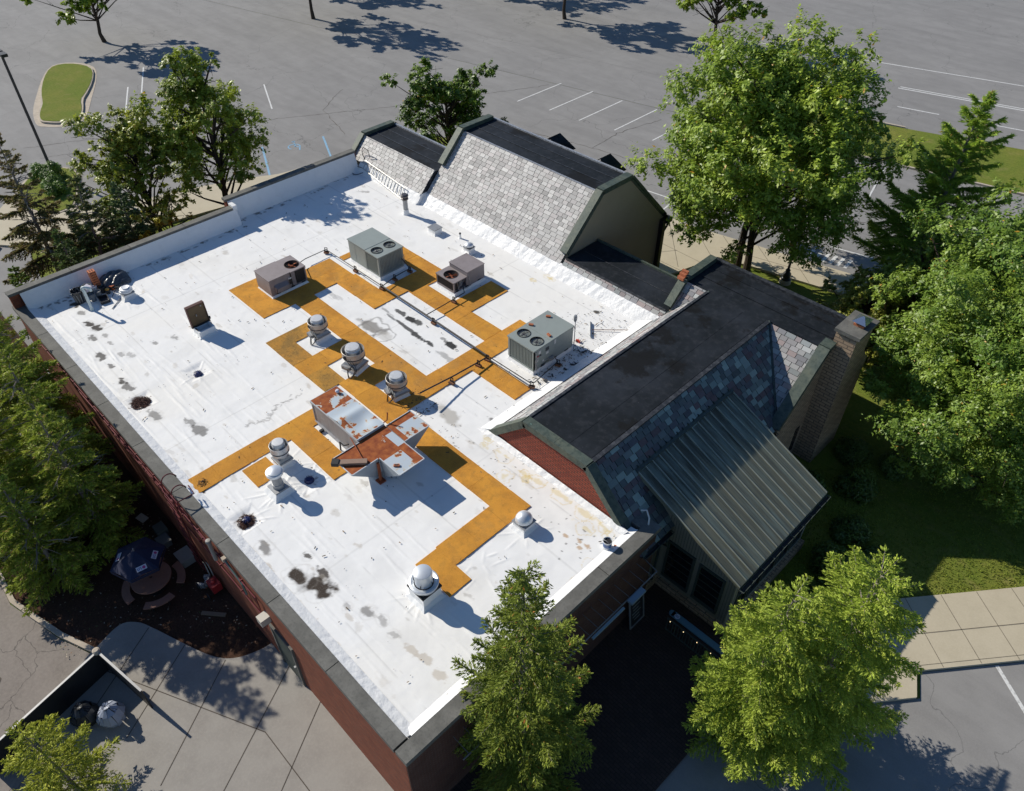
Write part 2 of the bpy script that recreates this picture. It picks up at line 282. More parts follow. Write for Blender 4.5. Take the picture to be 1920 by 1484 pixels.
# left foreground: drive, kerb, mulch bed, curving walk
drive = [(-14.5, -200), (60, -200), (60, -14), (40, -12), (27.6, -9.5), (19, -8), (15.9, -6.4), (15.4, -4.9), (14.04, -5.45), (12.54, -5.85), (11.4, -6.18), (9.67, -6.1), (4, -5.5), (-3, -5.5), (-9, -3), (-14.5, 2)]
sheet('drive', drive, .02, MT['asphaltwarm'], 'warm grey asphalt drive at the lower left')
cb = MB()
def crack(pts, w=.035):
    rs = random.Random(int(pts[0][0] * 10)); P = [Vector(pts[0])]
    for a, c in zip(pts, pts[1:]):
        a, c = Vector(a), Vector(c); n = max(2, int((c - a).length / .35)); d = (c - a).normalized()
        for k in range(1, n + 1): P.append(a.lerp(c, k / n) + Vector((-d.y, d.x)) * rs.gauss(0, .05))
    for p, q in zip(P, P[1:]): jline(p, q, w * rs.uniform(.4, 1.5), .0265, cb)
for pts in (((-27.5, 8.06), (-25.5, 12.4), (-22.7, 16.8), (-19, 24), (-14, 33), (-9, 44)), ((-24.9, 8.3), (-23.3, 12.5), (-20.5, 18)), ((-28, 12.2), (-26, 11.8), (-25.6, 12.5)), ((-13, 26), (-18, 27.5), (-20.5, 31)), ((-4, 36), (2, 37.5), (9, 38.6), (17, 40.4), (26, 43)), ((1.5, 37.4), (1.2, 41), (2, 45)), ((14, 36.2), (14.6, 38.5), (13.8, 41), (15, 44)), ((14.6, 38.5), (16.2, 39.2), (17.8, 38.2)), ((9.5, 37), (10, 42), (9.2, 47)), ((-10, 35), (-4, 36)), ((5.2, -6.5), (8, -7.2), (11.5, -6.9), (14.5, -7.6)), ((9.8, -6.4), (10.2, -8.4), (11.3, -10.5)), ((3, -7), (5.2, -10), (9, -12))): crack(pts)
tag(cb.build('pavement_cracks', MT['joint']), 'dark cracks in the asphalt', kind='structure')
kb = MB(); strip([(-14.5, 2), (-9, -3), (-3, -5.5), (4, -5.5), (9.67, -6.08), (11.4, -6.15), (12.54, -5.85), (14.04, -5.42), (15.4, -4.86)], .17, 0, .14, kb)
tag(kb.build('kerb_bed', MT['kerb']), 'pale concrete kerb beside the mulch bed', kind='structure')
sheet('mulch_bed', [(-12, -.2), (-9, -2.8), (-3, -5.3), (4, -5.3), (9.67, -5.9), (11.4, -5.97), (12.54, -5.68), (14.04, -5.26), (15.4, -4.7), (16, -3), (19, -2), (19.6, -.2), (.3, -.2)], .07, MT['mulch'], 'dark brown mulch bed beside the long brick wall')
walk = smoothpath([(15.9, -6.3), (15.37, -4.75), (15.07, -3.75), (15.4, -3.24), (16, -2.95), (17.03, -2.57), (18, -2.2), (18.65, -1.87), (19.1, -1.42), (19.38, -.74), (19.45, -.3)], 5) + [(27.3, -.3), (29.5, -.3), (29.5, -9.6), (19, -8)]
sheet('curved_walk', walk, .12, MT['concretegrey'], 'grey concrete walk with a curving edge', h=.1)
jb2 = MB()
for a, c in (((15.9, -3.05), (17.6, -5.9)), ((17.4, -2.45), (19.1, -5.3)), ((18.9, -1.75), (21.2, -5.2)), ((15.6, -5.2), (22, -2.1)), ((20.6, -.3), (23, -4.5)), ((22.4, -.3), (25, -4.5)), ((22, -2.1), (28, -2.1))): jline(a, c, .03, .1245, jb2)
tag(jb2.build('walk_joints', MT['joint']), 'joints of the curving walk', kind='structure')
# front patio and lower right pavement
sheet('patio', [(27.3, -.3), (31.6, -.3), (31.8, 7.5), (31.0, 11.3), (27.3, 11.3)], .115, MT['paver'], 'dark brick patio in the shade of the front wall', h=.1)
du = Vector((3.1, 3.86)).normalized(); dn = Vector((du.y, -du.x))
A0 = Vector((33.89, 16.76))
def sw(u, v): p = A0 + du * u + dn * v; return (p.x, p.y)
sheet('pavement_front', [sw(-5, 0), sw(30, 0), sw(30, 2.72), sw(-.65, 2.72), sw(-1.1, 3.6), sw(-5, 3.6)], .13, MT['concrete'], 'pale concrete pavement of large slabs at the lower right', h=.13)
sheet('front_car_park', [sw(-.5, 2.74), sw(60, 2.74), sw(60, 60), sw(-30, 60), sw(-30, 3.8), sw(-.95, 3.6)], .02, MT['asphalt'], 'grey asphalt at the lower right corner')
jb3 = MB()
for k in range(-3, 20): jline(sw(k * 1.36 + .3, .02), sw(k * 1.36 + .3, 2.7), .024, .1345, jb3)
jline(sw(-4.9, 1.42), sw(29, 1.42), .035, .1345, jb3); jline(sw(-.6, 2.55), sw(29, 2.55), .02, .1345, jb3)
tag(jb3.build('front_pavement_joints', MT['jointp']), 'joints of the front pavement slabs', kind='structure')
pf = MB(); jline(sw(2.2, 2.78), sw(2.2, 8), .13, .0255, pf); jline(sw(5, 2.78), sw(5, 8), .13, .0255, pf)
tag(pf.build('front_bay_markings', MT['paintw']), 'white stall line at the lower right corner', kind='structure')
# grass tufts give the lit lawn and the verge a real surface
def tufts(name, n, fn, label, h=.06):
    b = MB(); rs = random.Random(3)
    for _ in range(n):
        x, y = fn(rs); a = rs.uniform(0, pi * 2); w = rs.uniform(.015, .035); hh = h * rs.uniform(.5, 1.3); l = rs.uniform(-.03, .03)
        g = rs.uniform(.7, 1.5); b.face([(x - w * cos(a), y - w * sin(a), 0), (x + w * cos(a), y + w * sin(a), 0), (x + l, y - l, hh)], c=(g, g * rs.uniform(.85, 1.05), g))
    o = b.build(name, mat('grass_blades', (.2, .25, .04), .9, attr=True, spec=.1, trans=.3)); tag(o, label, 'grass', None, 'stuff')
def lawnpt(rs):
    while True:
        u = rs.uniform(-6, 13); v = rs.uniform(-6.5, -.03); return sw(u, v)
tufts('grass', 26000, lawnpt, 'short yellowish green grass of the lawn beside the front pavement')
# ---------------------------------------------------------------- the building
BL = thing('building', 'large brick and slate building with a white flat roof and slate mansard wings', 'building', (13, 9, 0))
def fbm(x, y, sc, seed=0, oct_=4):
    out = np.zeros_like(x); amp = .5; tot = 0
    for o in range(oct_):
        X = x * sc + 17.3 * o + seed * 3.7; Y = y * sc + 9.1 * o + seed * 5.3; xi = np.floor(X).astype(np.int64); yi = np.floor(Y).astype(np.int64); fx = X - xi; fy = Y - yi
        fx = fx * fx * (3 - 2 * fx); fy = fy * fy * (3 - 2 * fy)
        def h(a, b): q = (a * 374761393 + b * 668265263 + seed * 1442695) & 0xffffffff; q = ((q ^ (q >> 13)) * 1274126177) & 0xffffffff; return ((q ^ (q >> 16)) & 0xffff) / 65535.
        out += amp * ((h(xi, yi) * (1 - fx) + h(xi + 1, yi) * fx) * (1 - fy) + (h(xi, yi + 1) * (1 - fx) + h(xi + 1, yi + 1) * fx) * fy); tot += amp; amp *= .5; sc *= 2.03
    return out / tot
def gridmesh(name, X, Y, Z, keep, C, m, parent, smooth=True):
    ny, nx = X.shape; off = wloc(parent)
    idx = np.arange(nx * ny).reshape(ny, nx); q = np.stack([idx[:-1, :-1], idx[:-1, 1:], idx[1:, 1:], idx[1:, :-1]], -1)[keep]
    used = np.unique(q); re = -np.ones(nx * ny, int); re[used] = np.arange(len(used)); q = re[q]
    V = np.stack([X.ravel() - off.x, Y.ravel() - off.y, Z.ravel() - off.z], -1)[used].astype(np.float32)
    me = bpy.data.meshes.new(name); me.vertices.add(len(V)); me.vertices.foreach_set('co', V.ravel()); me.loops.add(q.size); me.loops.foreach_set('vertex_index', q.ravel().astype(np.int32))
    me.polygons.add(len(q)); me.polygons.foreach_set('loop_start', np.arange(0, q.size, 4, dtype=np.int32)); me.polygons.foreach_set('use_smooth', np.ones(len(q), bool)) if smooth else None
    at = me.attributes.new('Col', 'FLOAT_COLOR', 'POINT'); CC = np.ones((len(used), 4), np.float32); CC[:, :3] = C.reshape(-1, 3)[used]; at.data.foreach_set('color', CC.ravel())
    me.materials.append(m); me.update(); me.validate(); o = bpy.data.objects.new(name, me); S.collection.objects.link(o); o.parent = parent; return o
def sstep(a, b, x): t = np.clip((x - a) / (b - a), 0, 1); return t * t * (3 - 2 * t)
def flat_roof():
    s = .036; xs = np.arange(-.06, 27.2 + s, s); ys = np.arange(.1, 18.62 + s, s); X, Y = np.meshgrid(xs, ys)
    rs = random.Random(11)
    Z = R + .012 * (fbm(X, Y, .6, 2) - .5) + .010 * (fbm(X, Y, 3.2, 5) - .5)
    base = np.array([.83, .825, .805]); C = np.ones(X.shape + (3,)) * base
    def win(x0, x1, y0, y1):
        i0, i1 = np.searchsorted(xs, (x0, x1)); j0, j1 = np.searchsorted(ys, (y0, y1)); return slice(max(j0, 0), max(j1, 1)), slice(max(i0, 0), max(i1, 1))
    dirt = sstep(.52, .78, fbm(X, Y, .9, 1, 5)); C *= (1 - .07 * dirt)[..., None]
    warm = sstep(.5, .75, fbm(X, Y, .35, 9, 4)); C *= 1 - warm[..., None] * np.array([.0, .012, .035])
    # welded sheet seams, running along the roof
    yy = .95
    while yy < 18.4:
        wob = .02 * (fbm(X, Y * 0, .5, 7) - .5); d = np.abs(Y - yy - wob); C *= (1 - .2 * np.exp(-(d / .026) ** 2) * sstep(.38, .55, fbm(X, Y, .8, 4)))[..., None]; Z += .006 / (1 + np.exp(-(Y - yy - wob) / .02)); Z -= .006 * sstep(yy, yy + 1.4, Y); yy += 1.52
    for xx in (4.3, 12.9, 21.2):
        d = np.abs(X - xx - .02 * (fbm(X * 0, Y, .5, 7) - .5)); C *= (1 - .16 * np.exp(-(d / .024) ** 2))[..., None]
    def wr(x, y, L, ang, amp, sg):
        dx, dy = cos(ang), sin(ang); a, b = win(x - L - .3, x + L + .3, y - L - .3, y + L + .3); A = X[a, b] - x; B = Y[a, b] - y
        if A.size == 0: return
        u = A * dx + B * dy; v = -A * dy + B * dx + .10 * (fbm(X[a, b], Y[a, b], 1.1, int(amp * 1e4)) - .5); k = np.clip(1 - (u / (L / 2)) ** 2, 0, 1)
        Z[a, b] += amp * k * np.exp(-(v / (sg * (.6 + .5 * k))) ** 2)
    for _ in range(120):
        x = rs.uniform(.8, 27); y = rs.choice([rs.uniform(.4, 5), rs.uniform(.4, 17.5)]); wr(x, y, rs.uniform(.8, 4.5), rs.gauss(0, .045), rs.uniform(.006, .018), rs.uniform(.028, .05))
    for (x, y, rr, n) in ((24, 3.13, .9, 12), (24.5, 7, .75, 8), (17.45, 2.3, 1.0, 14), (16.5, 3.05, .8, 6), (2.9, 3.5, .8, 5), (17.7, 3.3, .9, 8), (9.8, 3.3, .6, 5), (24.2, 5.2, .5, 5), (17.7, .8, .9, 8), (24.6, 5.0, .8, 5)):
        for k in range(n): t = 2 * pi * k / n + rs.uniform(-.3, .3); L = rr * rs.uniform(.5, 1.1); wr(x + cos(t) * (.25 + L / 2), y + sin(t) * (.25 + L / 2), L, t, rs.uniform(.008, .018), .034)
    def blot(x, y, rx, ry, ang, col, st, rough=.55, seed=0, soft=.45):
        m_ = max(rx, ry) * 1.8 + .1; a, b = win(x - m_, x + m_, y - m_, y + m_); A = X[a, b] - x; B = Y[a, b] - y
        u = (A * cos(ang) + B * sin(ang)) / rx; v = (-A * sin(ang) + B * cos(ang)) / ry
        d = np.sqrt(u * u + v * v) + (fbm(X[a, b], Y[a, b], 2.2 / max(rx, ry, .15), seed, 4) - .5) * 2 * rough
        k = np.clip(1.5 * (1 - sstep(1 - soft, 1.08, d)), 0, 1) * st; k = k[..., None]; C[a, b] = C[a, b] * (1 - k) + np.array(col) * k
    def ring(x, y, r, w, col, st, seed):
        a, b = win(x - r * 2, x + r * 2, y - r * 2, y + r * 2); d = np.hypot(X[a, b] - x, Y[a, b] - y) + (fbm(X[a, b], Y[a, b], 1.2 / r, seed) - .5) * r * .9
        k = (np.exp(-((d - r) / w) ** 2) * st)[..., None]; C[a, b] = C[a, b] * (1 - k) + np.array(col) * k
    dk = (.035, .03, .027); gy = (.2, .19, .18); tn = (.42, .34, .24); ye = (.66, .5, .12)
    for i, (x, y, r, st) in enumerate([(3.42, 1.56, .24, .8), (3.98, 1.7, .26, .8), (4.57, 1.27, .22, .6), (4.77, 1.72, .16, .4), (6.02, 1.05, .3, .7), (6.92, 1.05, .15, .6), (8.15, .96, .2, .75), (8.64, .93, .3, .6), (5.41, 1.66, .14, .4), (10.94, 1.02, .3, .5), (12.19, 1.74, .24, .45), (12.76, 1.79, .34, .55), (6.72, 2.98, .15, .45), (6.98, 3.75, .18, .4), (6.5, 1.68, .18, .35), (6.84, 1.93, .2, .3), (1.61, 1.71, .3, .85), (2.45, 1.67, .22, .5)]):
        blot(x, y, r * 1.3, r * .6, .15, dk, min(1, st * 1.25), .85, i); blot(x, y, r * 1.2, r * 1.1, 0, gy, st * .25, .5, i + 40)
    for i, (x, y, r, st) in enumerate([(19.09, .7, .34, .6), (20.66, .87, .46, .95), (21.59, 1.09, .62, 1), (21.2, 1.45, .3, .8), (20.33, 1.48, .2, .75), (23.25, 1.64, .3, .55), (22.69, 1.31, .18, .35), (23.79, 1.76, .26, .4), (24.39, 1.71, .2, .35), (20.9, .9, .6, .2)]):
        blot(x, y, r, r * .5, -.1 + .2 * (i % 3), (.05, .038, .03), min(1, st * 1.15), .75, i + 60, .6); ring(x, y, r * .85, .03, (.4, .37, .33), .18, i)
    for i, (x, y) in enumerate([(25.16, 1.78), (25.61, 1.85), (26.31, 1.84), (19.77, .35)]): blot(x, y, .28, .14, .1, tn, .5, .7, i + 90)
    blot(12.25, 10.12, .85, .3, .12, (.2, .185, .165), .8, .5, 101, .6); ring(12.3, 10.15, .55, .05, (.16, .15, .14), .6, 3); ring(13.1, 10.12, .42, .03, (.18, .17, .16), .7, 5); blot(13.1, 10.12, .42, .3, 0, (.5, .48, .44), .5, .4, 103)
    for i, (x, y, rx, ry, st) in enumerate([(12.3, 11.63, .35, .12, .9), (12.95, 11.6, .42, .16, 1), (13.3, 11.72, .3, .18, .9), (12.3, 11.12, .5, .07, .7), (13.3, 11.12, .65, .1, .9), (14.05, 11.1, .4, .14, .95), (14.81, 11.11, .3, .11, .95), (15.47, 11.66, .34, .2, 1), (15.0, 11.72, .18, .1, .6), (15.9, 11.02, .5, .18, .45), (11.8, 11.25, .4, .08, .5), (9.1, 10.25, .5, .1, .3), (9.5, 10.35, .3, .1, .25)]): blot(x, y, rx, ry, -.03, (.045, .045, .045), st, .8, i + 120, .5)
    blot(20.02, 9.0 + .85, .28, .1, .2, dk, .7, .8, 140); blot(18.33, 17.75, .17, .13, .3, (.06, .058, .055), .95, .35, 141); blot(18.6, 8.85, .75, .35, -.1, (.3, .27, .22), .6, .8, 142, .9); blot(2.24, 17.14, .35, .12, .6, gy, .5, .7, 143)
    for i, (x, y, rx, ry) in enumerate([(14.62, 17.55, .25, .13), (14.94, 18.25, .3, .1), (15.21, 18.2, .25, .1), (22.72, 8.8, .3, .13), (22.94, 8.65, .2, .3), (20.74, 8.72, .25, .12), (20.68, 9.0, .3, .15), (24.3, 8.98, .6, .13), (25.3, 8.98, .6, .15), (26.19, 8.97, .4, .14), (26.49, 8.8, .3, .12), (26.9, 7.5, .09, .5), (23.32, 8.85, .5, .12), (22.3, 8.2, .2, .5), (26.95, 6.7, .06, .4), (21.6, 8.9, .6, .12), (25.8, 8.5, .5, .1)]):
        blot(x, y, rx * .8, ry * .8, 0, ye, .42, 1.2, i + 150, .8); ring(x, y, max(rx, ry) * .6, .016, (.62, .42, .06), .45, i + 7)
    for i, (x, y) in enumerate([(25.51, 7.83), (25.97, 8.0), (26.29, 8.02), (26.15, 7.79)]): blot(x, y, .12, .08, 0, (.45, .26, .1), .7, .6, i + 180)
    # weathered cracks
    for (p, q) in (((13.8, 3.1), (14.0, 3.9)), ((14.0, 3.9), (13.7, 4.5)), ((13.7, 4.5), (13.7, 5.6))):
        for k in range(12): t = k / 12; blot(p[0] + (q[0] - p[0]) * t + rs.gauss(0, .06), p[1] + (q[1] - p[1]) * t, .1, .035, rs.uniform(0, 3), gy, .45, .9, k + 200)
    # scattered scuffs
    for k in range(420):
        x, y = rs.uniform(.7, 27), rs.uniform(.3, 18.3); r = rs.choice([.04, .06, .09, .16]); blot(x, y, r * rs.uniform(1, 2), r * rs.uniform(.4, 1), rs.uniform(-.3, .3), rs.choice([(.28, .25, .21), (.42, .38, .32), (.38, .31, .22)]), rs.uniform(.1, .42), .8, k + 300, .7)
    for k in range(150):
        x = rs.uniform(17.5, 26.5) if k % 2 else rs.uniform(17, 20.6); y = rs.uniform(7, 9.1) if k % 2 else rs.uniform(12, 18); blot(x, y, .035, .025, 0, (.1, .09, .08), .8, .3, k)
    # drain sumps: square recesses, and dirt round the strainers
    for (x, y, h) in ((9.66, 3.34, .52), (9.8, .98, .5), (17.7, .84, .5), (17.7, 3.3, .55)):
        d = np.maximum(np.abs(X - x), np.abs(Y - y)); Z -= .055 * (1 - sstep(h * .35, h, d)); C *= (1 - .16 * np.exp(-((d - h) / .02) ** 2))[..., None]
    for (x, y, r) in ((9.82, .92, .38), (17.72, .82, .34), (15.35, .5, .3)): blot(x, y, r, r * .8, 0, (.075, .04, .03), .95, .9, int(x * 10), .5)
    for k in range(60): t = rs.uniform(0, 6.3); q = abs(rs.gauss(0, .35)); blot(9.82 + q * cos(t), .92 + q * sin(t), .03, .02, 0, (.1, .05, .04), .8, .3, k)
    for (x, y) in ((9.82, 3.3), (17.7, 3.3)):
        for k in range(14): t = rs.uniform(0, 6.3); blot(x + .25 * cos(t), y + .25 * sin(t), .07, .03, t, gy, .35, .7, k)
    # brown needles and silt gathered along the shaded foot of the parapets
    for k in range(90): y = rs.uniform(.3, 18); blot((.75 if y < 10.6 else .1) + rs.uniform(-.05, .3), y, rs.uniform(.04, .12), rs.uniform(.04, .16), 0, (.12, .1, .07), rs.uniform(.3, .8), .9, k)
    for k in range(40): blot(rs.uniform(17, 26.8), rs.uniform(.15, .4), .2, .04, 0, (.55, .5, .4), .4, .9, k)
    keep = ~((X[:-1, :-1] < .3) & (Y[:-1, :-1] < 10.62)) & ~((X[:-1, :-1] > 20.45) & (Y[:-1, :-1] > 9.4)) & ~((X[:-1, :-1] < 5.2) & (Y[:-1, :-1] > 18.35))
    return gridmesh('flat_roof', X, Y, Z, keep, C, MT['tpo'], BL)
flat_roof()
# brick walls of the flat-roofed block
b = MB(); z = R - .02
outer = [(.2, -.3), (27.4, -.3), (27.4, 10.15), (26.9, 10.15), (26.9, 9.35), (20.4, 9.35), (20.4, 18.6), (-.35, 18.6), (-.35, 10.6), (.2, 10.6)]
for k in range(len(outer)):
    a, c = outer[k], outer[(k + 1) % len(outer)]; b.face([(a[0], a[1], 0), (c[0], c[1], 0), (c[0], c[1], z), (a[0], a[1], z)])
b.face([(27.4, -.3, z - .1), (27.4, 10.15, z - .1), (.2, 10.15, z - .1), (.2, -.3, z - .1)], 1)
b.build('brick_wall', [MT['brick'], MT['under']], BL)
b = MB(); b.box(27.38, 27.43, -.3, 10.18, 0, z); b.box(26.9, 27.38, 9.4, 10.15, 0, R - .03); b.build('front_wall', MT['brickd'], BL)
# copings of the low edges
b = MB()
def coprun(mb, a, c, w, z0, z1, seg=3.0, gap=.012, m=0):     # slabs with open joints between them
    a = Vector(a); c = Vector(c); L = (c - a).length; n = max(1, round(L / seg)); d = (c - a) / L; q = Vector((-d.y, d.x)) * w
    for k in range(n):
        p0 = a + d * (L * k / n + gap); p1 = a + d * (L * (k + 1) / n - gap); P4 = [p0, p1, p1 + q, p0 + q]
        mb.hexa([(p.x, p.y, z0) for p in P4], [(p.x, p.y, z1) for p in P4], m)
coprun(b, (.0, -.36), (27.02, -.36), .44, R - .08, R + .12); coprun(b, (27.52, -.36), (27.52, 10.25), .45, R - .08, R + .12, 2.9)
b.box(26.55, 27.06, 9.72, 10.1, R - .06, R + .1)
coprun(b, (.43, -.36), (.43, 10.62), .36, 5.08, 5.2, 2.6); coprun(b, (-.2, 10.4), (-.2, 18.5), .36, 5.3, 5.42, 2.6)
b.build('coping', MT['coping'], BL)
b = MB()   # brick behind the raised parapet
b.box(.12, .36, -.31, 10.55, R - .03, 5.08); b.box(-.5, -.24, 10.45, 18.5, R - .03, 5.3)
b.build('parapet_wall', MT['brick'], BL)
# white flashing turned up against every edge, slightly buckled
def flash(mb, a, c, wx, nseg=30, jit=.012, seed=1):           # a, c: foot and head of the strip at both ends ((foot,head),(foot,head))
    rs = random.Random(seed); (f0, h0), (f1, h1) = a, c; f0, h0, f1, h1 = map(Vector, (f0, h0, f1, h1)); n = max(2, int((f1 - f0).length / .12)); prev = None
    for k in range(n + 1):
        t = k / n; f = f0.lerp(f1, t); h = h0.lerp(h1, t); nn = (f1 - f0).normalized().cross(h - f).normalized(); col = [f, f.lerp(h, .33) + nn * rs.uniform(-jit, jit), f.lerp(h, .7) + nn * rs.uniform(-jit, jit), h]
        if prev:
            for i in range(3): mb.face([prev[i], col[i], col[i + 1], prev[i + 1]], sm=True)
        prev = col
b = MB()
flash(b, ((.2, .4, R + .01), (.2, .085, R + .125)), ((27, .4, R + .01), (27, .085, R + .125)), 0)
flash(b, ((26.75, .2, R + .012), (27.06, .2, R + .125)), ((26.75, 9.6, R + .012), (27.06, 9.6, R + .125)), 0, seed=2, jit=.02)
flash(b, ((.75, .1, R), (.44, .1, 5.08)), ((.75, 10.6, R), (.44, 10.6, 5.08)), 0, seed=3, jit=.004)
flash(b, ((.1, 10.5, R), (-.19, 10.5, 5.3)), ((.1, 18.4, R), (-.19, 18.4, 5.3)), 0, seed=4, jit=.004)
b.face([(.75, 10.6, R), (.44, 10.6, 5.2), (-.19, 10.6, 5.3), (-.2, 10.6, R)]); b.box(.0, .46, 10.44, 10.66, 5.0, 5.3)
flash(b, ((.0, 18.2, R), (.0, 18.62, 4.8)), ((5.4, 18.2, R), (5.4, 18.62, 4.8)), 0, seed=5, jit=.01)
flash(b, ((5.35, 18.42, R), (5.35, 18.93, 4.82)), ((20.6, 18.42, R), (21.1, 18.93, 4.82)), 0, seed=6, jit=.03)
b.face([(5.4, 18.2, R), (5.4, 19.0, R), (5.4, 18.95, 4.8), (5.4, 18.62, 4.8)])
flash(b, ((19.98, 9.2, R), (20.62, 9.3, 4.6)), ((19.98, 18.5, R), (20.62, 18.7, 4.6)), 0, seed=7, jit=.012)
flash(b, ((19.9, 9.12, R + .01), (20.3, 9.3, R + .16)), ((26.8, 9.12, R + .01), (26.9, 9.3, R + .16)), 0, seed=8, jit=.02)
b.build('white_flashing', MT['tpof'], BL, merge=True)
# walkway pads: rough amber sheets laid on the membrane
padm = mat('amber_granules', (.66, .31, .045), .95, spec=.2, attr=True, layers=(('n', 1.1, .42, .68, (.44, .19, .03), .95), ('n', 3.5, .48, .72, (.36, .18, .045), .65), ('n', .6, .55, .72, (.3, .19, .08), .6), ('n', 60, .45, .62, (.74, .36, .07), .5), ('n', 6, .55, .78, (.27, .12, .03), .5), ('n', 130, .6, .7, (.24, .11, .03), .7)), bump=(150, .9, .012))
padd = mat('amber_granules_stained', (.52, .25, .04), .95, spec=.2, attr=True, layers=(('n', 1.3, .4, .62, (.19, .12, .04), .85), ('n', 60, .45, .62, (.62, .36, .1), .5), ('n', 9, .5, .72, (.12, .08, .035), .6), ('n', 130, .6, .7, (.2, .1, .03), .7)), bump=(150, .9, .012))
pads = [(5.5, 8.48, 7.12, 10.3), (6.5, 8.46, 10.3, 11.9), (8.46, 11.28, 10.95, 12.02), (10.36, 11.27, 12.02, 12.87), (6.72, 7.1, 12.32, 15.1), (7.1, 10.3, 14.22, 15.1), (10.3, 11.55, 12.87, 15.1), (11.55, 14.5, 12.87, 13.8), (13.35, 14.45, 13.8, 16.1), (14.5, 16.35, 12.87, 13.86),
        (16.37, 17.36, 7.9, 14.95), (17.36, 19.8, 11.2, 12.1), (8.5, 16.37, 8.7, 9.67), (14.3, 15.33, 7.88, 8.7), (12.12, 13.05, 6.27, 8.7), (14.3, 22.93, 6.92, 7.88),
        (14.75, 15.58, .1, 5.5), (15.58, 18.3, 3.9, 4.86), (15.7, 16.75, 1.86, 2.8), (22.93, 23.88, 4.55, 7.9), (22.98, 24.6, 3.67, 4.55)]
stained = [(10.03, 10.86, 6.27, 8.7), (10.86, 12.12, 6.27, 7.18), (13.05, 14.3, 6.27, 7.24)]
for i, (x0, x1, y0, y1) in enumerate(pads + stained):
    b = MB(); rs = random.Random(i); z1 = R + .034 + .0022 * (i % 4); lx, ly = x1 - x0, y1 - y0; n = max(1, round(max(lx, ly) / 1.15)); tones = [rs.uniform(.84, 1.06) for _ in range(n)]
    for k in range(n):
        g_ = .006; j_ = rs.uniform(-.012, .012); c_ = (tones[k], tones[k] * rs.uniform(.96, 1.02), tones[k]); dz = rs.uniform(0, .006)
        if lx > ly: b.box(x0 + lx * k / n + (g_ if k else 0), x0 + lx * (k + 1) / n, y0 + j_, y1 + j_, R - .03, z1 + dz, c=c_)
        else: b.box(x0 + j_, x1 + j_, y0 + ly * k / n + (g_ if k else 0), y0 + ly * (k + 1) / n, R - .03, z1 + dz, c=c_)
    b.build('walkway_pad', padd if i >= len(pads) else padm, BL)
# ---------------------------------------------------------------- slate slopes
def clip(poly, hp):
    for (a, b_, c) in hp:       # keep a*u + b*w <= c
        out = []
        for k in range(len(poly)):
            p, q = poly[k], poly[(k + 1) % len(poly)]; dp = a * p[0] + b_ * p[1] - c; dq = a * q[0] + b_ * q[1] - c
            if dp <= 0: out.append(p)
            if (dp < 0 < dq) or (dq < 0 < dp): t = dp / (dp - dq); out.append((p[0] + (q[0] - p[0]) * t, p[1] + (q[1] - p[1]) * t))
        poly = out
        if len(poly) < 3: return None
    return poly
def slate(name, P0, U, Wv, L, H, pal, hp=(), seed=0, expo=.195, wr_=(.24, .44), miss=.002):
    P0, U, Wv = Vector(P0), Vector(U).normalized(), Vector(Wv).normalized(); Nn = U.cross(Wv).normalized(); rs = random.Random(seed)
    if Nn.z < 0: Nn = -Nn
    mb = MB(); mb.face([P0 - Nn * .03, P0 + U * L - Nn * .03, P0 + U * L + Wv * H - Nn * .03, P0 + Wv * H - Nn * .03] if not hp else [P0 + U * p[0] + Wv * p[1] - Nn * .03 for p in clip([(0, 0), (L, 0), (L, H), (0, H)], hp)], c=(.03, .03, .03))
    w = 0
    while w < H:
        u = -rs.uniform(0, .3)
        while u < L:
            wd = rs.uniform(*wr_); g = .012; pl = clip([(u + g, w), (u + wd - g, w), (u + wd - g, w + expo - .006), (u + g, w + expo - .006)], list(hp) + [(1, 0, L), (-1, 0, 0), (0, 1, H)])
            if pl and rs.random() > miss:
                c = rs.choice(pal); k = rs.uniform(.82, 1.15); c = tuple(x * k for x in c); d0 = rs.uniform(.02, .032); d1 = .006
                def lift(p): return P0 + U * p[0] + Wv * (p[1] + (rs.uniform(-.006, .006) if p[1] - w < .01 else 0)) + Nn * (d0 + (d1 - d0) * min(1, max(0, (p[1] - w) / expo)))
                tp = [lift(p) for p in pl]; bt = [P0 + U * p[0] + Wv * p[1] - Nn * .02 for p in pl]; mb.face(tp, c=c)
                for i in range(len(pl)): j = (i + 1) % len(pl); mb.face([bt[i], bt[j], tp[j], tp[i]], c=tuple(x * .6 for x in c))
            u += wd
        w += expo
    return mb.build(name, MT['slate'], BL)
grey = [(.47, .46, .44), (.5, .485, .465), (.43, .42, .405), (.39, .38, .365), (.54, .525, .5), (.46, .435, .42), (.33, .32, .31), (.48, .45, .435)]
mix = [(.3, .29, .29), (.26, .225, .225), (.36, .35, .34), (.22, .22, .23), (.33, .33, .32), (.29, .235, .225), (.4, .41, .4), (.25, .27, .27)]
teal = [(.1, .125, .135), (.14, .19, .195), (.07, .075, .095), (.1, .08, .095), (.19, .26, .26), (.07, .09, .1), (.12, .15, .16), (.1, .07, .08), (.09, .1, .12), (.08, .11, .12), (.09, .1, .115), (.25, .33, .32)]
r2 = math.sqrt(2)
slate('slate_slope', (-.85, 18.6, 4.77), (1, 0, 0), (0, 1, 1), 6.22, 1.02 * r2, grey, seed=1)                # low west slope
slate('slate_slope', (5.45, 18.9, 4.77), (1, 0, 0), (0, 1, 1), 9.6, 2.63 * r2, grey, hp=(), seed=2)         # tall middle slope
slate('slate_slope', (15.2, 18.9, 4.77), (1, 0, 0), (0, 1, 1), 5.75, .24 * r2, mix, seed=3, hp=((1, -1 / r2, 5.6),))      # low strip before the black lean-to
